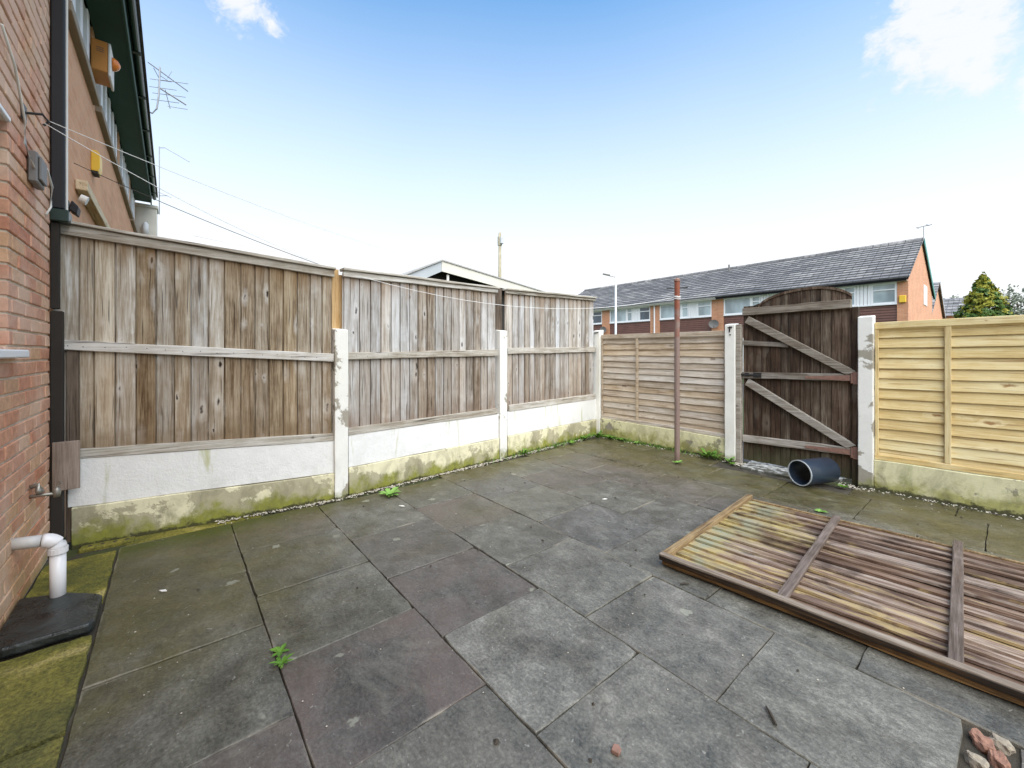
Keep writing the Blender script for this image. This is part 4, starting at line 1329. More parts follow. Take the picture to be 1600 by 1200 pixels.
# outside tap
tp = empty('outside_tap', (-3.394, WY, 0.5), 0, 'dull metal outside tap sticking out of the brick wall', 'tap')
MB().tube([(0, 0, 0.0), (0, 0.05, 0.0), (0, 0.115, -0.004)], [0.010, 0.009, 0.009], 10).build('supply_pipe', M['galv'], tp, smooth=True)
MB().tube([(0, .002, 0.05), (0, .028, 0.058), (0, .034, 0.03), (0, .040, 0.012)], [0.013, 0.015, 0.017, 0.018], 10).build('elbow', M['galv'], tp, smooth=True)
MB().tube([(0, 0.10, -0.022), (0, 0.10, 0.0), (0, 0.10, 0.022), (0, 0.10, 0.032)], [0.013, 0.017, 0.016, 0.008], 12).build('body', M['galv'], tp, smooth=True)
MB().tube([(0, 0.10, 0.03), (0, 0.112, 0.055)], 0.004, 6).tube([(-0.028, 0.104, 0.060), (0.028, 0.122, 0.052)], 0.0045, 6).build('handle', M['galv'], tp)

# waste pipe and gully cover
wp = empty('waste_pipe', (-3.086, WY, 0), 0, 'white plastic waste pipe bending down into the black gully cover', 'waste pipe')
MB().tube([(0, -0.01, 0.352), (0, 0.055, 0.346), (0, 0.092, 0.342)], 0.029, 18).build('outlet', M['pipe_old'], wp, smooth=True)
eb = []
for k in range(9):
    a = k / 8 * math.pi / 2
    eb.append((0, 0.097 + 0.052 * math.sin(a), 0.340 - 0.052 * (1 - math.cos(a))))
MB().tube(eb, 0.034, 18).build('elbow', M['pipe_grey'], wp, smooth=True)
MB().tube([(0, 0.149, 0.292), (0, 0.149, 0.266)], 0.0375, 18).build('collar', M['pipe_grey'], wp, smooth=False)
MB().tube([(0, 0.149, 0.268), (0, 0.149, 0.0)], 0.030, 18).build('downpipe', M['pipe_grey'], wp, smooth=True)
cv = MB()
cv.add([(-2.985, WY + .003, 0.055), (-2.672, WY + .003, 0.055), (-2.672, -0.290, 0.040), (-2.985, -0.290, 0.040),
        (-3.18, WY + .003, 0.055), (-3.12, -0.33, 0.045)], []) if False else None
cpts = [(-3.17, WY + .004), (-2.70, WY + .004), (-2.672, -0.55), (-2.672, -0.292), (-2.70, -0.278), (-2.955, -0.278), (-2.99, -0.30), (-3.10, -0.42)]
cv = MB().prism([(x, y, 0.004) for x, y in cpts], (0, 0, 0.046))
tag(cv.build('gully_cover', M['cover'], bevel=.012, segs=3), 'shiny black gully cover at the foot of the brick wall', 'cover')

# half buried perforated brick by the fence
pbk = MB()
pbk.box((-0.02, -0.27, -0.03), (0.055, 0.0, 0.010))
pbo = pbk.build('edging_brick', M['mossy'], bevel=.008, loc=(-3.86, -0.20, 0), rot=(0, 0, R(-6)))
tag(pbo, 'mossy perforated brick set in the corner below the fence', 'brick')
hl = MB()
for k in range(4): hl.tube([(0.018, -0.04 - k * .06, 0.0095), (0.018, -0.04 - k * .06, 0.0108)], [0.012, .011], 12)
hl.build('hole', M['shade_inside'], pbo)  # flat dark discs; the shade of the holes is only colour

# things fixed to the house wall
jb = empty('junction_box', (-3.40, WY + .004, 2.20), 0, 'grey electrical junction box on the brick wall', 'junction box')
MB().box((-0.09, 0, 0.0), (0.075, 0.035, 0.165)).build('box_body', M['grey_box'], jb, bevel=.006)
MB().box((-0.075, 0.036, 0.02), (0.06, 0.048, 0.145)).build('lid', M['grey_box'], jb, bevel=.004)
cb = MB().tube([(-2.85, WY + .014, 2.74), (-3.05, WY + .014, 2.66), (-3.22, WY + .014, 2.47), (-3.225, WY + .014, 2.36), (-3.30, WY + .025, 2.285), (-3.33, WY + .03, 2.27)], 0.0055, 8)
tag(cb.build('wall_cable', M['white_dull'], smooth=True), 'white cable running down the brick wall into the junction box', 'cable')
cb = MB().tube([(-3.42, WY + .01, 2.33), (-3.6, WY + .03, 2.36), (-3.74, WY + .03, 2.30), (-3.76, WY + .02, 2.18), (-3.72, WY + .008, 2.12)], 0.006, 6)
tag(cb.build('wall_cable', M['white_dull'], smooth=True), 'looped thin cable between the junction box and the black downpipe', 'cable')
hk = MB().tube([(-3.24, WY + .002, 2.52), (-3.25, WY + .07, 2.54), (-3.27, WY + .09, 2.515), (-3.27, WY + .07, 2.49)], 0.007, 8).box((-3.27, WY + .002, 2.48), (-3.21, WY + .012, 2.56))
tag(hk.build('wall_hook', M['iron'], smooth=False), 'iron washing line hook on the upper brick wall', 'hook')

# ------------------------------------------------------------------ neighbour's house
nbh = empty('neighbour_house', (-4, WY, 0), 0, 'orange brick neighbouring house with dark green eaves above the fence', 'house')
nbx = lambda x: x + 4.0     # local x
END = -11.55
nw = MB()
WINS = [(-5.66, -4.28), (-8.10, -5.88), (-10.05, -8.30), (-11.42, -10.28)]
zs, zt_ = 3.78, 4.44
nw.box((nbx(END), -0.25, -0.05), (nbx(-3.98), 0.0, zs))
prev = -3.98
for (a, b_) in WINS:
    nw.box((nbx(b_), -0.25, zs), (nbx(prev), 0.0, zt_))
    prev = a
nw.box((nbx(END), -0.25, zs), (nbx(prev), 0.0, zt_))
nw.box((nbx(END), -0.25, zt_), (nbx(-3.98), 0.0, 4.6))
nw.build('wall', M['brick_nb'], nbh)
for i, (a, b_) in enumerate(WINS):
    fz0, fz1 = zs, zt_
    f = MB()
    f.box((nbx(a), -0.08, fz0), (nbx(a) + .07, -0.015, fz1)).box((nbx(b_) - .07, -0.08, fz0), (nbx(b_), -0.015, fz1)).box((nbx(a) + .07, -0.08, fz0), (nbx(b_) - .07, -0.015, fz0 + .07)).box((nbx(a) + .07, -0.08, fz1 - .07), (nbx(b_) - .07, -0.015, fz1))
    nm = 6 if b_ - a > 1.5 else 4
    for k in range(1, nm):
        x = lerp(nbx(a), nbx(b_), k / nm)
        f.box((x - .05, -0.08, fz0 + .07), (x + .05, 0.012, fz1 - .07))
    fo = f.build('window', M['white'], nbh, bevel=.004)
    MB().box((nbx(a) + .07, -0.06, fz0 + .07), (nbx(b_) - .07, -0.045, fz1 - .07)).build('pane', M['glass_nb'], fo)
    MB().box((nbx(a) - .05, -0.055, zs - .075), (nbx(b_) + .05, 0.05, zs - .001)).build('sill', M['stone_sill'], nbh, bevel=.005)
# eaves: soffit, fascia, gutter, tile ends
MB().box((nbx(END + .05), -0.02, 4.44), (nbx(1.2), 0.24, 4.46)).build('soffit', M['green'], nbh)
MB().box((nbx(END + .05), 0.241, 4.40), (nbx(1.2), 0.262, 4.62)).build('fascia', M['green'], nbh, bevel=.004)
gt = MB()
gn = 9
ga, gb_ = [], []
for k in range(gn):
    a = math.pi + math.pi * k / (gn - 1)
    ga.append((0.300 + 0.034 * math.cos(a), 4.56 + 0.052 * math.sin(a)))
vs = [(nbx(END + .05), y, z) for y, z in ga] + [(nbx(1.2), y, z) for y, z in ga]
gt.add(vs, [(k, k + 1, gn + k + 1, gn + k) for k in range(gn - 1)])
for k in range(9):
    x = nbx(-11 + k * 1.0)
    gt.box((x, 0.262, 4.50), (x + .05, 0.338, 4.515))
gt.build('gutter', M['green_dk'], nbh, smooth=False)
tl = MB()
x = END
while x < 1.1:
    tl.add([(nbx(x), 0.345, 4.60), (nbx(x) + .30, 0.345, 4.60), (nbx(x) + .30, -0.2, 4.95), (nbx(x), -0.2, 4.95), (nbx(x), 0.345, 4.628), (nbx(x) + .30, 0.345, 4.628), (nbx(x) + .30, -0.2, 4.978), (nbx(x), -0.2, 4.978)],
           [(0, 1, 5, 4), (1, 2, 6, 5), (3, 0, 4, 7), (4, 5, 6, 7), (0, 3, 2, 1)])
    x += 0.315
tl.build('roof_tiles', M['roof'], nbh)['kind'] = 'stuff'
rf = MB().add([(nbx(END), 0.36, 4.58), (nbx(1.2), 0.36, 4.58), (nbx(1.2), -4.6, 7.45), (nbx(END), -4.6, 7.45)], [(0, 1, 2, 3)])
rf.build('roof', M['roof'], nbh)
MB().box((nbx(END), -8, 0), (nbx(1.2), -0.26, 4.45)).build('house_core', M['brick_nb'], nbh)
# cream end block of the row
eb_ = MB().box((-11.95, WY - .2, -0.05), (-11.58, WY + .34, 4.35)).box((-12.0, WY - .2, 4.352), (-11.56, WY + .36, 4.42))
tag(eb_.build('end_wall', M['cream_fascia'], bevel=.01), 'cream rendered end wall past the neighbouring house', 'wall')
le = MB().tube([(-11.50, WY + .16, 3.75), (-11.50, WY + .16, 3.98), (-11.50, WY + .16, 4.02)], [0.05, 0.05, 0.02], 10)
tag(le.build('wall_lamp', M['white'], smooth=True), 'small white lamp fixed to the cream end wall', 'lamp')

# alarm and other boxes on the neighbour's wall
ab = empty('alarm_box', (-5.53, WY, 3.98), 0, 'orange bell box with round strobe under the green eaves', 'alarm box')
MB().box((-0.30, 0.001, 0.0), (0.0, 0.118, 0.29)).build('casing', M['orange_box'], ab, bevel=.006)
MB().box((-0.30, 0.119, -0.03), (0.006, 0.138, 0.285)).build('front_cover', M['white_dull'], ab, bevel=.005)
lens = MB()
lens.tube([(-0.13, 0.139, 0.16), (-0.13, 0.160, 0.16), (-0.13, 0.185, 0.16), (-0.13, 0.198, 0.16)], [0.062, 0.058, 0.038, 0.010], 16)
lens.build('strobe', M['orange_lens'], ab, smooth=True)
vn = MB()
for k in range(3): vn.box((0.0005, 0.04, 0.215 - k * .018), (0.0025, 0.09, 0.222 - k * .018))
vn.build('vent', M['rust_hinge'], ab)
yb = empty('alarm_box', (-5.55, WY, 3.02), 0, 'small yellow alarm box on the orange brick wall', 'alarm box')
MB().prism([(0, .001, 0), (0, .05, 0.0), (0, .062, .04), (0, .062, .17), (0, .04, .195), (0, .001, .195)], (-.17, 0, 0)).build('casing', M['yellow_box'], yb, bevel=.004)
MB().box((-.165, .004, -.012), (-.005, .045, -.001)).build('base', M['black'], yb)
tb = MB().box((-6.45, WY + .002, 2.585), (-4.72, WY + .072, 2.665))
tag(tb.build('timber_rail', M['yellow_timber'], bevel=.004), 'yellow timber rail fixed along the orange brick wall', 'rail')
fl = empty('flood_light', (-4.42, WY, 2.30), 0, 'black security light just above the fence top by the downpipe', 'light')
MB().box((-.03, .001, 0.02), (.03, .012, .10)).build('bracket', M['iron'], fl)
MB().prism([(-.06, .013, .03), (-.06, .055, .0), (-.06, .065, .06), (-.06, .03, .10)], (.12, 0, 0)).build('lamp_body', M['black'], fl, bevel=.006)
wb = MB().tube([(-4.72, WY + .03, 2.515), (-4.72, WY + .07, 2.50)], 0.035, 14)
tag(wb.build('lamp_globe', M['white_dull'], smooth=False), 'round white bulkhead lamp under the timber rail', 'lamp')


# ------------------------------------------------------------------ wires and washing lines
def at(u, v, Z):
    a = R(50.5)
    s_, c_ = math.sin(a), math.cos(a)
    X, Y = (u - 800) / 643 * Z, (552 - v) / 643 * Z
    return Vector((-s_ * Z + c_ * X, c_ * Z + s_ * X, 1.28 + Y))


def wire(a, b_, sag, r_, mat, label, cat='washing line', n=16, group=None):
    a, b_ = Vector(a), Vector(b_)
    pts = []
    for i in range(n + 1):
        t = i / n
        p = a.lerp(b_, t)
        p.z -= sag * 4 * t * (1 - t)
        pts.append(p)
    o = MB().tube(pts, r_, 5).build('washing_line' if cat == 'washing line' else 'overhead_wire', mat, smooth=True)
    return tag(o, label, cat, group)


HOOK = (-3.262, WY + .08, 2.52)
PT = (-3.855, 1.135, 2.035)
wire(HOOK, (-7.01, 4.05, 3.06), 0.12, .0022, M['line_white'], 'white line from the wall hook up to the shed roof')
wire((-3.262, WY + .075, 2.50), PT, 0.06, .0022, M['line_white'], 'white line from the wall hook to the orange stake')
wire((-4.45, WY + .03, 2.70), (-3.86, 1.11, 2.03), 0.03, .0026, M['line_dark'], 'dark cable from the neighbouring wall down to the orange stake')
wire(PT, (-2.545, 4.62, 1.95), 0.235, .0024, M['line_white'], 'white washing line sagging from the orange stake to the rusty post')
wire((-6.5, 0.2, 2.75), (-4.18, 5.1, 2.175), 0.10, .0022, M['line_white'], 'white line skimming the fence top towards the far corner')

# aerials
ae = empty('television_aerial', (-7.5, -0.30, 4.55), 0, 'television aerial on a curved arm at the green eaves', 'aerial')
b0 = ae.location.copy()
loc = lambda p: tuple(Vector(p) - b0)
Zd = 5.72
MB().tube([loc((-7.5, -0.34, 4.60)), loc(at(238, 177, Zd)), loc(at(245, 170, Zd)), loc(at(248, 150, Zd)), loc(at(250, 105, Zd))], 0.010, 6).build('mast', M['aerial'], ae)
MB().tube([loc(at(231, 97, Zd - .1)), loc(at(294, 143, Zd + .25))], 0.007, 6).tube([loc(at(247, 136, Zd)), loc(at(291, 164, Zd + .2))], 0.010, 6).build('boom', M['aerial'], ae)
el = MB()
for (u0, v0, u1, v1) in [(234, 123, 268, 128), (252, 125, 294, 131), (233, 135, 276, 141), (238, 145, 290, 152), (236, 155, 280, 161), (240, 106, 250, 125), (258, 140, 266, 170), (262, 166, 293, 171), (250, 118, 262, 126), (262, 122, 268, 112)]:
    el.tube([loc(at(u0, v0, Zd + .02)), loc(at(u1, v1, Zd + .16))], 0.0042, 5)
el.build('elements', M['aerial'], ae)
a2 = empty('whip_aerial', tuple(at(249, 335, 8.2)), 0, 'thin whip aerial with one side arm past the house end', 'aerial')
b0 = a2.location.copy()
MB().tube([loc(at(249, 335, 8.2)), loc(at(249, 229, 8.2))], 0.008, 6).build('mast', M['aerial'], a2)
MB().tube([loc(at(249, 231, 8.2)), loc(at(258, 231, 8.2)), loc(at(296, 253, 8.2))], 0.006, 5).tube([loc(at(247, 300, 8.2)), loc(at(268, 309, 8.3))], 0.005, 5).tube([loc(at(249, 306, 8.2)), loc(at(262, 306, 8.2))], 0.005, 5).build('side_arm', M['aerial'], a2)

# ------------------------------------------------------------------ shed beyond the fence
sh = empty('shed', (-7.04, 4.03, 0), 0, 'low shed gable with wide pale bargeboards behind the fence', 'shed')
AZ = 3.071
l0, r0 = (-1.55, 2.30), (3.2, 2.66)
MB().add([(-0.25, l0[0] + .1, 0), (-0.25, r0[0] - .1, 0), (-0.25, r0[0] - .1, 2.45), (-0.25, 0, 2.93), (-0.25, l0[0] + .1, 2.2),
          (-4, l0[0] + .1, 0), (-4, r0[0] - .1, 0), (-4, r0[0] - .1, 2.45), (-4, 0, 2.93), (-4, l0[0] + .1, 2.2)],
         [(0, 1, 2, 3, 4), (9, 8, 7, 6, 5), (0, 5, 6, 1), (0, 4, 9, 5), (1, 6, 7, 2)]).build('wall', M['shade_inside'], sh)  # solid wall coloured dark as the shaded interior under the gable
MB().prism([(0, 0.003, AZ), (0, l0[0], l0[1]), (0, l0[0], l0[1] - .20), (0, 0.003, AZ - .20)], (-0.03, 0, 0)).build('bargeboard', M['grey_and_shaded_fascia'], sh)  # coloured as the shaded copy of the cream board beside it
MB().prism([(0.012, 0.0, AZ), (0.012, 1.45, 2.885), (0.012, r0[0], r0[1]), (0.012, r0[0], r0[1] - .19), (0.012, 1.45, 2.70), (0.012, 0.0, AZ - .20)], (-0.03, 0, 0)).build('bargeboard', M['cream_fascia'], sh)
MB().prism([(0.03, 0.0, AZ + .002), (0.03, 1.45, 2.888), (0.03, r0[0] + .1, r0[1] - .01), (0.03, r0[0] + .1, r0[1] + .012), (0.03, 1.45, 2.91), (0.03, 0.0, AZ + .027), (0.03, l0[0] - .1, l0[1] - .01), (0.03, l0[0] - .1, l0[1] - .035)], (-4.2, 0, 0)).build('roof', M['felt'], sh)
MB().box((-0.06, 0.14, 0.0), (-0.035, 0.19, 2.83)).build('post', M['white_dull'], sh)

# telegraph pole, street lamp
tpz = at(781, 552, 22)
tg = empty('telegraph_pole', (tpz.x, tpz.y, -0.05), 0, 'weathered wooden telegraph pole rising beyond the shed roof', 'telegraph pole')
MB().tube([(0, 0, 0), (0, 0, 4), (0, 0, 7.78)], [0.11, 0.095, 0.075], 10).build('pole', M['pole_wood'], tg, smooth=True)
MB().tube([(0.0, 0, 7.1), (0, 0, 7.55)], 0.12, 10).build('collar', M['pole_wood'], tg)
MB().box((0.09, -0.08, 7.15), (0.24, 0.08, 7.5)).build('terminal_box', M['steel'], tg, bevel=.02)
slp = at(962, 552, 20)
sl = empty('street_lamp', (slp.x, slp.y, -0.05), R(50.5), 'slim grey street lamp in front of the far terrace', 'street lamp')
MB().tube([(0, 0, 0), (0, 0, 1.5), (0, 0, 5.05)], [0.09, 0.06, 0.045], 10).build('pole', M['steel'], sl, smooth=True)
MB().tube([(0, 0, 5.0), (-0.05, 0, 5.06), (-0.30, 0, 5.10)], [0.035, 0.03, 0.028], 8).build('arm', M['steel'], sl)
MB().prism([(-0.28, -.07, 5.09), (-0.28, .07, 5.09), (-0.62, .06, 5.16), (-0.62, -.06, 5.16)], (0, 0, 0.05)).build('lantern', M['grey_box'], sl)

# ------------------------------------------------------------------ terrace across the road
TY, EZ, RZY, RZ = 26.0, 4.70, 30.5, 7.28
GX = -3.02
BOUND = [GX, -7.30, -11.56, -15.85, -20.07, -26.0]
LAB = ['end terrace house with teal gable edge and yellow alarm box', 'terrace house half hidden behind the arched gate', 'terrace house directly behind the rusty clothes post',
       'terrace house beside the slim street lamp', 'far end terrace house showing above the corner post']


def terrace(i):
    x1, x0 = BOUND[i], BOUND[i + 1]
    root = empty('terraced_house', (x0, TY, 0), 0, LAB[i], 'house', 'brick terrace houses across the road')
    W = x1 - x0
    pw = 0.36
    e = 0.003
    MB().box((e, 0.12, -0.05), (W - e, 9.0, EZ - 0.1)).build('wall', M['brick_far'], root)
    MB().box((e, 0.0, -0.05), (pw, 0.118, EZ - .02)).build('brick_pier', M['brick_far'], root)
    MB().box((W - pw, 0.0, -0.05), (W - e, 0.118, EZ - .02)).build('brick_pier', M['brick_far'], root)
    # hanging tiles below the windows, course by course
    ct = MB()
    z = 2.2
    while z < 3.56:
        ct.add([(pw, 0.045, z), (W - pw, 0.045, z), (W - pw, 0.075, z + .125), (pw, 0.075, z + .125), (pw, 0.11, z), (W - pw, 0.11, z), (W - pw, 0.11, z + .125), (pw, 0.11, z + .125)],
               [(0, 1, 2, 3), (0, 4, 5, 1), (3, 2, 6, 7)])
        z += 0.1255
    ct.build('tile_hanging', M['cladding'], root)['kind'] = 'stuff'
    MB().box((pw, 0.05, -0.05), (W - pw, 0.11, 2.19)).build('ground_floor', M['white_dull'], root)
    # window band: wide light, vent light, panel, light
    zb, zt = 3.62, EZ - 0.09
    A, B = pw + .005, W - pw - .005
    span = B - A
    cuts = [0, .44, .58, .74, 1.0]
    kinds = ['pane', 'vent', 'panel', 'pane']
    for k in range(4):
        xa, xb = A + cuts[k] * span, A + cuts[k + 1] * span
        if kinds[k] == 'panel':
            pn = MB()
            m_ = 4
            for q in range(m_):
                pn.box((lerp(xa, xb, q / m_) + .012, 0.03, zb), (lerp(xa, xb, (q + 1) / m_) - .004, 0.075, zt))
            pn.build('white_panel', M['white'], root)
            continue
        f = MB()
        t_ = 0.075
        f.box((xa, 0.02, zb), (xa + t_, 0.09, zt)).box((xb - t_, 0.02, zb), (xb, 0.09, zt)).box((xa + t_, 0.02, zb), (xb - t_, 0.09, zb + t_)).box((xa + t_, 0.02, zt - t_), (xb - t_, 0.09, zt))
        if kinds[k] == 'vent' or k == 3:
            f.box((xa + t_, 0.02, zt - .36), (xb - t_, 0.09, zt - .30))
        fo = f.build('window', M['white'], root)
        gl = M['glass_dark'] if (i, k) in ((3, 3), (4, 0), (4, 3)) else M['glass']
        MB().box((xa + t_, 0.06, zb + t_), (xb - t_, 0.07, zt - t_)).build('pane', gl, fo)
        # curtain strips seen behind the glass stand inside it
    MB().box((pw, -0.02, zb - .06), (W - pw, 0.11, zb - .001)).build('sill', M['white'], root)
    # eaves
    MB().box((e, -0.22, EZ - .085), (W - e, 0.14, EZ - .06)).build('soffit', M['white'], root)
    MB().box((e, -0.24, EZ - .10), (W - e, -0.221, EZ + .06)).build('fascia', M['black'] if i < 2 else M['white_dull'], root)
    MB().box((e, -0.33, EZ - .02), (W - e, -0.242, EZ + .05)).build('gutter', M['black'] if i < 2 else M['white_dull'], root)
    # roof in lapped courses
    rf_ = MB()
    n = 15
    y0, z0, y1, z1 = -0.36, EZ + .03, RZY - TY, RZ
    over = 0.10 if i == 0 else 0.0
    for k in range(n):
        ta, tb_ = k / n, (k + 1) / n + 0.02
        ya, za, yb_, zb_ = lerp(y0, y1, ta), lerp(z0, z1, ta) + 0.075, lerp(y0, y1, min(tb_, 1)), lerp(z0, z1, min(tb_, 1)) + 0.005
        rf_.add([(e, ya, za - .08), (W - e + over, ya, za - .08), (W - e + over, ya, za), (e, ya, za), (W - e + over, yb_, zb_), (e, yb_, zb_)], [(0, 1, 2, 3), (3, 2, 4, 5), (1, 4, 2), (0, 3, 5)])
    rf_.add([(e, y1, z1), (W - e + over, y1, z1), (W - e + over, 9.3, EZ + .03), (e, 9.3, EZ + .03)], [(0, 1, 2, 3)])
    rf_.build('roof', M['roof'], root)
    rg = MB()
    x = e
    while x < W - e + over - .05:
        xx = min(x + .44, W - e + over)
        rg.tube([(x, y1, z1 + .0), (xx, y1, z1 + .0)], [.115, .105], 8)
        x += .45
    rg.build('ridge_tiles', M['roof'], root)
    return root, W


roots = [terrace(i) for i in range(5)]
# gable end of the nearest one
r0_, W0 = roots[0]
MB().prism([(W0, 0.0, -0.05), (W0, 9.0, -0.05), (W0, 9.0, EZ - .1), (W0, 4.5, RZ - .10), (W0, 0.0, EZ - .08)], (0.02, 0, 0)).build('gable_wall', M['brick_far_y'], r0_)
MB().prism([(W0 + .10, 4.5, RZ + .05), (W0 + .10, 9.45, EZ - .02), (W0 + .10, 9.45, EZ - .28), (W0 + .10, 4.5, RZ - .24)], (0.03, 0, 0)).build('bargeboard', M['teal'], r0_)
MB().prism([(W0 + .03, 4.5, RZ - .03), (W0 + .03, 9.4, EZ - .1), (W0 + .03, 9.4, EZ - .16), (W0 + .03, 4.5, RZ - .2)], (0.07, 0, 0)).build('verge_board', M['black'], r0_)
gw = MB().box((W0 + .021, 5.15, 3.90), (W0 + .05, 6.4, 4.98)).build('window', M['white'], r0_)
yb2 = MB().box((-.12, -.09, 0), (.12, 0, .33)).build('alarm_box', M['yellow_box'], bevel=.02, loc=(GX - .165, TY - .002, 3.62))
tag(yb2, 'yellow alarm box on the far end terrace pier', 'alarm box')
r4, W4 = roots[4]
for (x, dpl) in ((-11.68, 1), (-20.15, 0)):
    d_ = empty('satellite_dish', (x, TY - .02, 3.1), 0, 'grey satellite dish on the brick pier behind the rusty post' if dpl else 'grey satellite dish low on the pier beside the corner post', 'satellite dish')
    v_, f_ = [(0, -.10, 0)], []
    for k in range(16):
        a = 2 * math.pi * k / 16
        v_.append((.30 * math.cos(a), -.22 + .03 * math.cos(a), .26 * math.sin(a)))
    for k in range(16): f_.append((0, 1 + k, 1 + (k + 1) % 16))
    MB().add(v_, f_).build('dish', M['grey_box'], d_, smooth=True)
    MB().tube([(0, 0, -.05), (0, -.1, 0)], .03, 6).tube([(0, -.15, -.22), (.12, -.55, -.12)], .02, 6).build('arm', M['grey_box'], d_)
dpz = MB().tube([(-15.85, TY - .05, 0), (-15.85, TY - .05, 4.65)], .05, 8)
tag(dpz.build('drainpipe', M['white']), 'white downpipe between two brick piers of the far terrace', 'drainpipe')
vs_ = MB().tube([(-12.5, TY + 3.9, 6.85), (-12.5, TY + 3.9, 7.45)], .06, 8)
tag(vs_.build('vent_pipe', M['grey_box']), 'short vent pipe on the far terrace roof', 'vent pipe')
c_ = empty('chimney_cowl', (-2.93, 30.5, 7.25), 0, 'small aerial on the ridge end of the far terrace', 'aerial')
MB().tube([(0, 0, 0), (0, 0, .72)], .018, 6).build('mast', M['aerial'], c_)
MB().tube([(-.3, .0, .70), (.3, .1, .76)], .022, 5).tube([(-.22, -.1, .62), (-.05, .1, .76)], .02, 5).tube([(.2, -.1, .68), (.1, .1, .80)], .02, 5).build('boom', M['aerial'], c_)

# second row further back, and a low roof
rb = empty('rear_house', (-10, 43, 0), 0, 'further brick house end peeping out behind the far gable', 'house')
MB().prism([(6.2, 0, -.05), (6.2, 9, -.05), (6.2, 9, 4.2), (6.2, 4.5, 6.9), (6.2, 0, 4.2)], (-6.2, 0, 0)).build('wall', M['brick_far_y'], rb)
rr = MB()
for k in range(12):
    ta, tb_ = k / 12, (k + 1) / 12
    rr.add([(0, lerp(-.4, 4.5, ta), lerp(4.1, 7.0, ta) + .07), (6.35, lerp(-.4, 4.5, ta), lerp(4.1, 7.0, ta) + .07), (6.35, lerp(-.4, 4.5, tb_), lerp(4.1, 7.0, tb_)), (0, lerp(-.4, 4.5, tb_), lerp(4.1, 7.0, tb_)), (6.35, lerp(-.4, 4.5, ta), lerp(4.1, 7.0, ta) - .02), (0, lerp(-.4, 4.5, ta), lerp(4.1, 7.0, ta) - .02)],
           [(0, 1, 2, 3), (5, 4, 1, 0), (4, 2, 1)])
rr.add([(0, 4.5, 7.0), (6.35, 4.5, 7.0), (6.35, 9.4, 4.1), (0, 9.4, 4.1)], [(0, 1, 2, 3)])
rr.build('roof', M['roof'], rb)
MB().prism([(6.36, 4.5, 7.05), (6.36, 9.4, 4.15), (6.36, 9.4, 3.9), (6.36, 4.5, 6.8)], (.03, 0, 0)).build('bargeboard', M['grey_and_shaded_fascia'], rb)
lo = empty('low_building', (-4.2, 52, 0), 0, 'low tiled roof between the far gable and the conifer', 'building')
MB().box((0, 0, -.05), (2.6, 6, 4.6)).build('wall', M['brick_far'], lo)
lr = MB()
for k in range(6):
    lr.add([(-.2, lerp(-.3, 3, k / 6), lerp(4.5, 6.3, k / 6) + .08), (2.8, lerp(-.3, 3, k / 6), lerp(4.5, 6.3, k / 6) + .08), (2.8, lerp(-.3, 3, (k + 1) / 6), lerp(4.5, 6.3, (k + 1) / 6)), (-.2, lerp(-.3, 3, (k + 1) / 6), lerp(4.5, 6.3, (k + 1) / 6)),
            (-.2, lerp(-.3, 3, k / 6), lerp(4.5, 6.3, k / 6)), (2.8, lerp(-.3, 3, k / 6), lerp(4.5, 6.3, k / 6))], [(0, 1, 2, 3), (4, 5, 1, 0)])
lr.build('roof', M['roof'], lo)


# ------------------------------------------------------------------ trees
def leafquad(mb, p, sz, nrm):
    nrm = nrm.normalized()
    a = nrm.cross(Vector((rnd.uniform(-1, 1), rnd.uniform(-1, 1), rnd.uniform(-1, 1)))).normalized()
    b_ = nrm.cross(a)
    s1, s2 = sz * rnd.uniform(.6, 1.3), sz * rnd.uniform(.35, .7)
    mb.add([p - a * s1, p + b_ * s2, p + a * s1 + nrm * sz * .2, p - b_ * s2], [(0, 1, 2, 3)])


def conifer(base, h, rad, label):
    t = empty('conifer_tree', base, 0, label, 'tree')
    MB().tube([(0, 0, 0), (0.03, 0, h * .5), (0, 0.02, h * .97)], [.10, .06, .012], 8).build('trunk', M['bark'], t)
    cy, cg = MB(), MB()
    for i in range(760):
        z = h * (0.12 + 0.88 * (rnd.random() ** 0.8))
        f = 1 - z / h
        prof = rad * 0.86 * (min(1, (f * 1.75) ** 0.80)) * (1 + 0.22 * mnoise.noise((z * 1.4, i * .7, 0)))
        az = rnd.uniform(0, 6.283)
        r_ = prof * rnd.uniform(.55, 1.05)
        c0 = Vector((r_ * math.cos(az), r_ * math.sin(az), z))
        out = Vector((math.cos(az), math.sin(az), .25))
        cs = 0.03 + 0.15 * f * rad
        yel = (z / h > .72 and rnd.random() < .65) or rnd.random() < .22
        tgt = cy if yel else cg
        for k in range(17):
            q = c0 + Vector((rnd.gauss(0, cs * .6), rnd.gauss(0, cs * .6), rnd.gauss(0, cs * .42)))
            leafquad(tgt, q, .062, out + Vector((jit(.8), jit(.8), jit(.8))))
    for k in range(60):
        leafquad(cy, Vector((jit(.05), jit(.05), h * rnd.uniform(.93, 1.03))), .05, Vector((jit(1), jit(1), .3)))
    cy.build('golden_crown', M['conifer_y'], t)
    cg.build('crown', M['conifer_g'], t)
    return t


cp = at(1536, 552, 14)
conifer((cp.x, cp.y, -0.06), 3.98, 1.10, 'golden green conifer rising above the new pine panel')


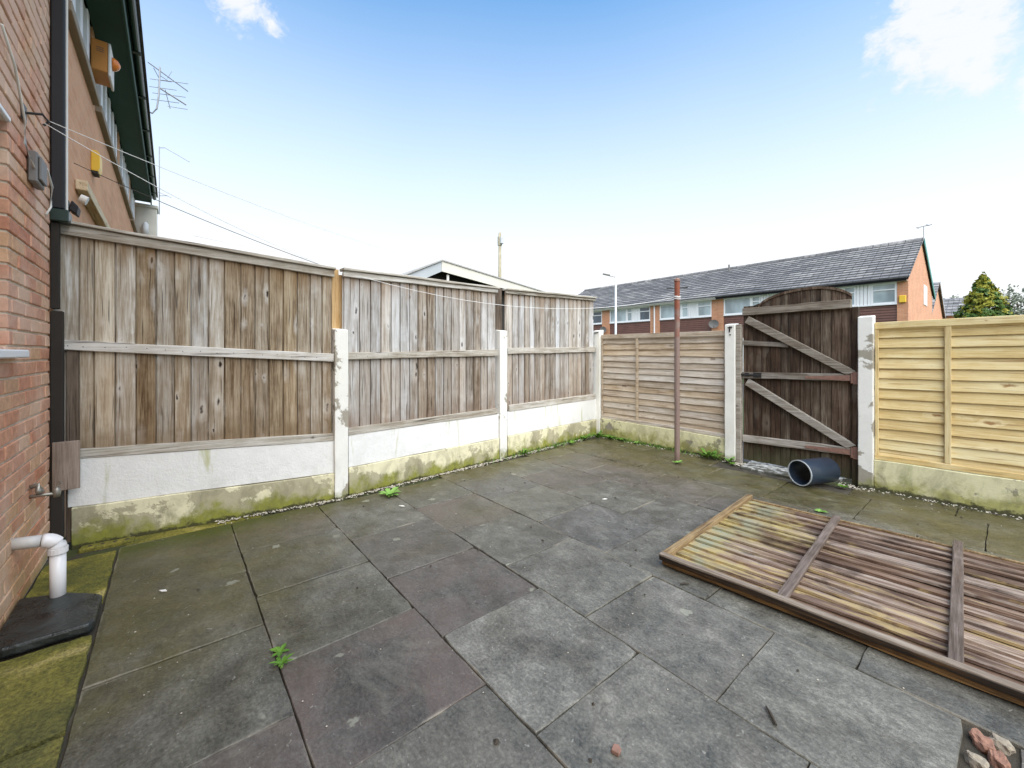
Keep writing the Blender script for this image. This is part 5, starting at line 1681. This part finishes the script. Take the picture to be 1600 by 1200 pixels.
def far_tree(base, h, rad, label, dens=900, lsz=.16, z0=.35):
    t = empty('far_tree', base, 0, label, 'tree', 'hazy trees beyond the houses')
    tr = MB().tube([(0, 0, 0), (.1, 0, h * .5), (0, .1, h * .92)], [.22, .13, .03], 7)
    for k in range(9):
        z = h * rnd.uniform(.4, .85)
        az = rnd.uniform(0, 6.28)
        tr.tube([(0.05, 0, z), (rad * .4 * math.cos(az), rad * .4 * math.sin(az), z + rad * .3), (rad * .85 * math.cos(az), rad * .85 * math.sin(az), z + rad * .45)], [.07, .045, .015], 5)
    tr.build('trunk', M['bark'], t)
    cr = MB()
    cl_ = [(Vector((rnd.gauss(0, rad * .42), rnd.gauss(0, rad * .42), h * rnd.uniform(z0, 1.0))), rnd.uniform(.12, .3) * rad) for _ in range(26)]
    for i in range(dens):
        c0, rr_ = rnd.choice(cl_)
        leafquad(cr, c0 + Vector((rnd.gauss(0, rr_), rnd.gauss(0, rr_), rnd.gauss(0, rr_))), lsz, Vector((jit(1), jit(1), jit(1))))
    cr.build('crown', M['far_tree'], t)


for (u, vtop, Z, rd_, lb_) in [(1494, 466, 48, 1.3, 'pale rounded tree left of the conifer'), (1572, 456, 44, 1.2, 'pale upright tree directly right of the conifer'),
                               (1590, 462, 52, 1.9, 'sparse pale tree at the right edge of the view'), (1612, 458, 46, 1.8, 'hazy tree reaching past the end of the pine panel')]:
    p = at(u, 552, Z)
    far_tree((p.x, p.y, -0.06), 1.34 + (552 - vtop) * Z / 643, rd_, lb_)


# ------------------------------------------------------------------ weeds
def weed(x, y, r_, n, mat, label, up=0.5, z=0.0, wd=0.18, name='weed', grp=None, lobes=True):
    mb = MB()
    for i in range(n):
        az = 2 * math.pi * i / n + jit(.4)
        L = r_ * rnd.uniform(.6, 1.1)
        e = up * rnd.uniform(.5, 1.2)
        d = Vector((math.cos(az), math.sin(az), 0))
        s_ = Vector((-d.y, d.x, 0))
        ppts, ss = [], 5
        for k in range(ss + 1):
            t = k / ss
            c0 = d * (L * t) + Vector((0, 0, L * (e * t - .55 * e * t * t) + .004))
            ww = L * wd * math.sin(math.pi * min(1, .12 + .88 * t)) * (1 + (.35 if (k % 2 and lobes) else 0))
            ppts += [c0 - s_ * ww + Vector((0, 0, ww * .3)), c0, c0 + s_ * ww + Vector((0, 0, ww * .3))]
        fs_ = []
        for k in range(ss):
            a = k * 3
            fs_ += [(a, a + 1, a + 4, a + 3), (a + 1, a + 2, a + 5, a + 4)]
        mb.add(ppts, fs_)
    o = mb.build(name, mat, loc=(x, y, z))
    return tag(o, label, 'weed', grp)


WG = 'weeds in the paving joints'
weed(-3.545, 1.50, .115, 13, M['weed_pale'], 'bright green dandelion clump growing beside the concrete board', .75, grp=WG)
weed(-1.905, 0.345, .050, 15, M['weed'], 'flat weed rosette at a slab corner in the middle of the paving', .8, grp=WG, wd=.11)
weed(-1.985, 0.355, .05, 6, M['weed'], 'small straggling weed in the joint beside the rosette', .3, grp=WG)
weed(-2.46, 4.52, .07, 9, M['weed_pale'], 'small weed at the foot of the rusty clothes post', .8, grp=WG)
weed(-2.36, 5.02, .15, 16, M['fern'], 'leafy fern growing between the clothes post and the gate post', 1.5, grp=WG, wd=.12)
weed(-2.28, 5.04, .11, 10, M['weed_pale'], 'pale weed beside the fern under the brown lap panel', 1.3, grp=WG)
weed(-2.10, 5.04, .09, 9, M['weed_pale'], 'weed tuft at the foot of the white gate post', 1.4, grp=WG)
weed(-2.03, 4.96, .06, 7, M['weed'], 'small weed beside the gate stop', .8, grp=WG)
weed(-1.02, 4.92, .055, 9, M['weed'], 'low weed between the dark pipe and the gate hinges', .6, grp=WG)
weed(-0.98, 4.02, .06, 8, M['weed_pale'], 'small weed beside the top edge of the fallen panel', .5, grp=WG)
weed(-3.95, 4.93, .13, 16, M['fern'], 'bushy weed in the far corner by the post', 1.3, grp=WG, wd=.12)
weed(-4.02, 4.72, .11, 12, M['weed'], 'weed clump along the concrete board near the corner', 1.2, grp=WG)
weed(-3.80, 5.02, .11, 12, M['weed'], 'weed clump under the left end of the brown lap panel', 1.1, grp=WG)
weed(-3.62, 5.05, .09, 10, M['weed'], 'low weed under the batten of the brown lap panel', .9, grp=WG)
weed(-3.38, 5.06, .07, 9, M['weed_pale'], 'thin weed along the yellowed board', .8, grp=WG)
weed(-3.96, 4.35, .08, 10, M['weed'], 'weed patch against the yellow patched board', .8, grp=WG)
weed(-3.90, 3.42, .10, 12, M['fern'], 'upright weed just past the slim white post', 1.4, grp=WG, wd=.11)
mg = MB()
for i in range(900):
    t = rnd.random()
    if t < .5:
        y = rnd.choice([rnd.gauss(4.75, .3), rnd.gauss(3.9, .5)])
        p = Vector((fence_x(y) + .05 + abs(rnd.gauss(0, .05)), y, 0))
        if not 0.4 < y < 5.1: continue
    else:
        p = Vector((-4.08 + abs(rnd.gauss(0, .9)), 5.11 - abs(rnd.gauss(0, .04)), 0))
        if p.x > -2.2: continue
    a = rnd.uniform(0, 6.28)
    hgt = rnd.uniform(.02, .07)
    d = Vector((math.cos(a), math.sin(a), 0))
    mg.add([p - d * .004, p + d * .004, p + Vector((jit(.03), jit(.03), hgt))], [(0, 1, 2)])
tag(mg.build('grass', M['weed']), 'fine grass blades along the foot of the fences', kind='stuff')

# ------------------------------------------------------------------ odds and ends on the paving
tag(MB().prism([(-.014, -.010, 0), (.012, -.013, 0), (.016, .004, 0), (.004, .016, 0), (-.012, .012, 0)], (.002, .001, .014)).build('brick_chip', M['rust_hinge'], bevel=.002, loc=(-.805, 1.094, .004), rot=(.1, 0, .4)),
    'small orange brick chip on the nearest slab', 'brick chip')
for (x, y, L, a, lb_) in [(-.536, 1.62, .075, 2.3, 'dark twig lying on the slab below the fallen panel'), (-1.144, 2.177, .05, 0.9, 'short dark twig lying near the corner of the fallen panel')]:
    d = Vector((math.cos(a), math.sin(a), 0)) * L / 2
    tag(MB().tube([-d, Vector((0, 0, .003)), d], [.004, .006, .003], 6).build('twig', M['dark_litter'], loc=(x, y, .009)), lb_, 'twig')
for (x, y, L, a, lb_) in [(-2.258, 2.911, .05, 1.1, 'white plastic scrap in the middle of the far paving'), (-3.23, 1.473, .055, .6, 'pale flake beside the dandelion clump'), (-2.892, -.04, .045, .7, 'white flake on the mossy slab near the gully cover')]:
    tag(MB().prism([(-L / 2, -.004, 0), (0, -L * .2, 0), (L / 2, .002, 0), (.1 * L, L * .22, 0)], (0, 0, .004)).build('flake', M['white_dull'], loc=(x, y, .006), rot=(.05, .05, a)), lb_, 'flake')
# broken corner at lower right, filled with brick pieces
for (x, y, sx_, sy_, a, mt, lb_) in [(-.062, 2.06, .024, .040, .5, 'rubble', 'reddish brick lump in the broken paving at the lower right'), (-.02, 2.10, .022, .03, 1.2, 'rubble_pale', 'pale mortar lump wedged in the broken paving'),
                                     (-.025, 2.01, .02, .035, .1, 'rubble', 'smaller brick fragment in the broken paving hole'), (-.07, 1.95, .022, .03, .9, 'rubble_pale', 'mossy mortar piece at the near end of the broken hole'),
                                     (-.035, 1.88, .024, .04, 2.0, 'rubble', 'flat brick fragment at the bottom of the broken hole')]:
    bm = bmesh.new()
    bmesh.ops.create_icosphere(bm, subdivisions=3, radius=1.0)
    for v in bm.verts:
        k = 1 + 0.45 * mnoise.noise(v.co * 1.3 + Vector((x * 90, y * 70, 0))) + 0.14 * mnoise.noise(v.co * 5 + Vector((x * 50, 0, y * 30)))
        v.co = Vector((v.co.x * sx_ * k, v.co.y * sy_ * k, max(-.6, min(.5, v.co.z)) * .032 * k))
    me = bpy.data.meshes.new('rubble_lump')
    bm.to_mesh(me)
    bm.free()
    tag(link('rubble_lump', me, M[mt], loc=(x, y, -.006), rot=(0, 0, a)), lb_, 'rubble')
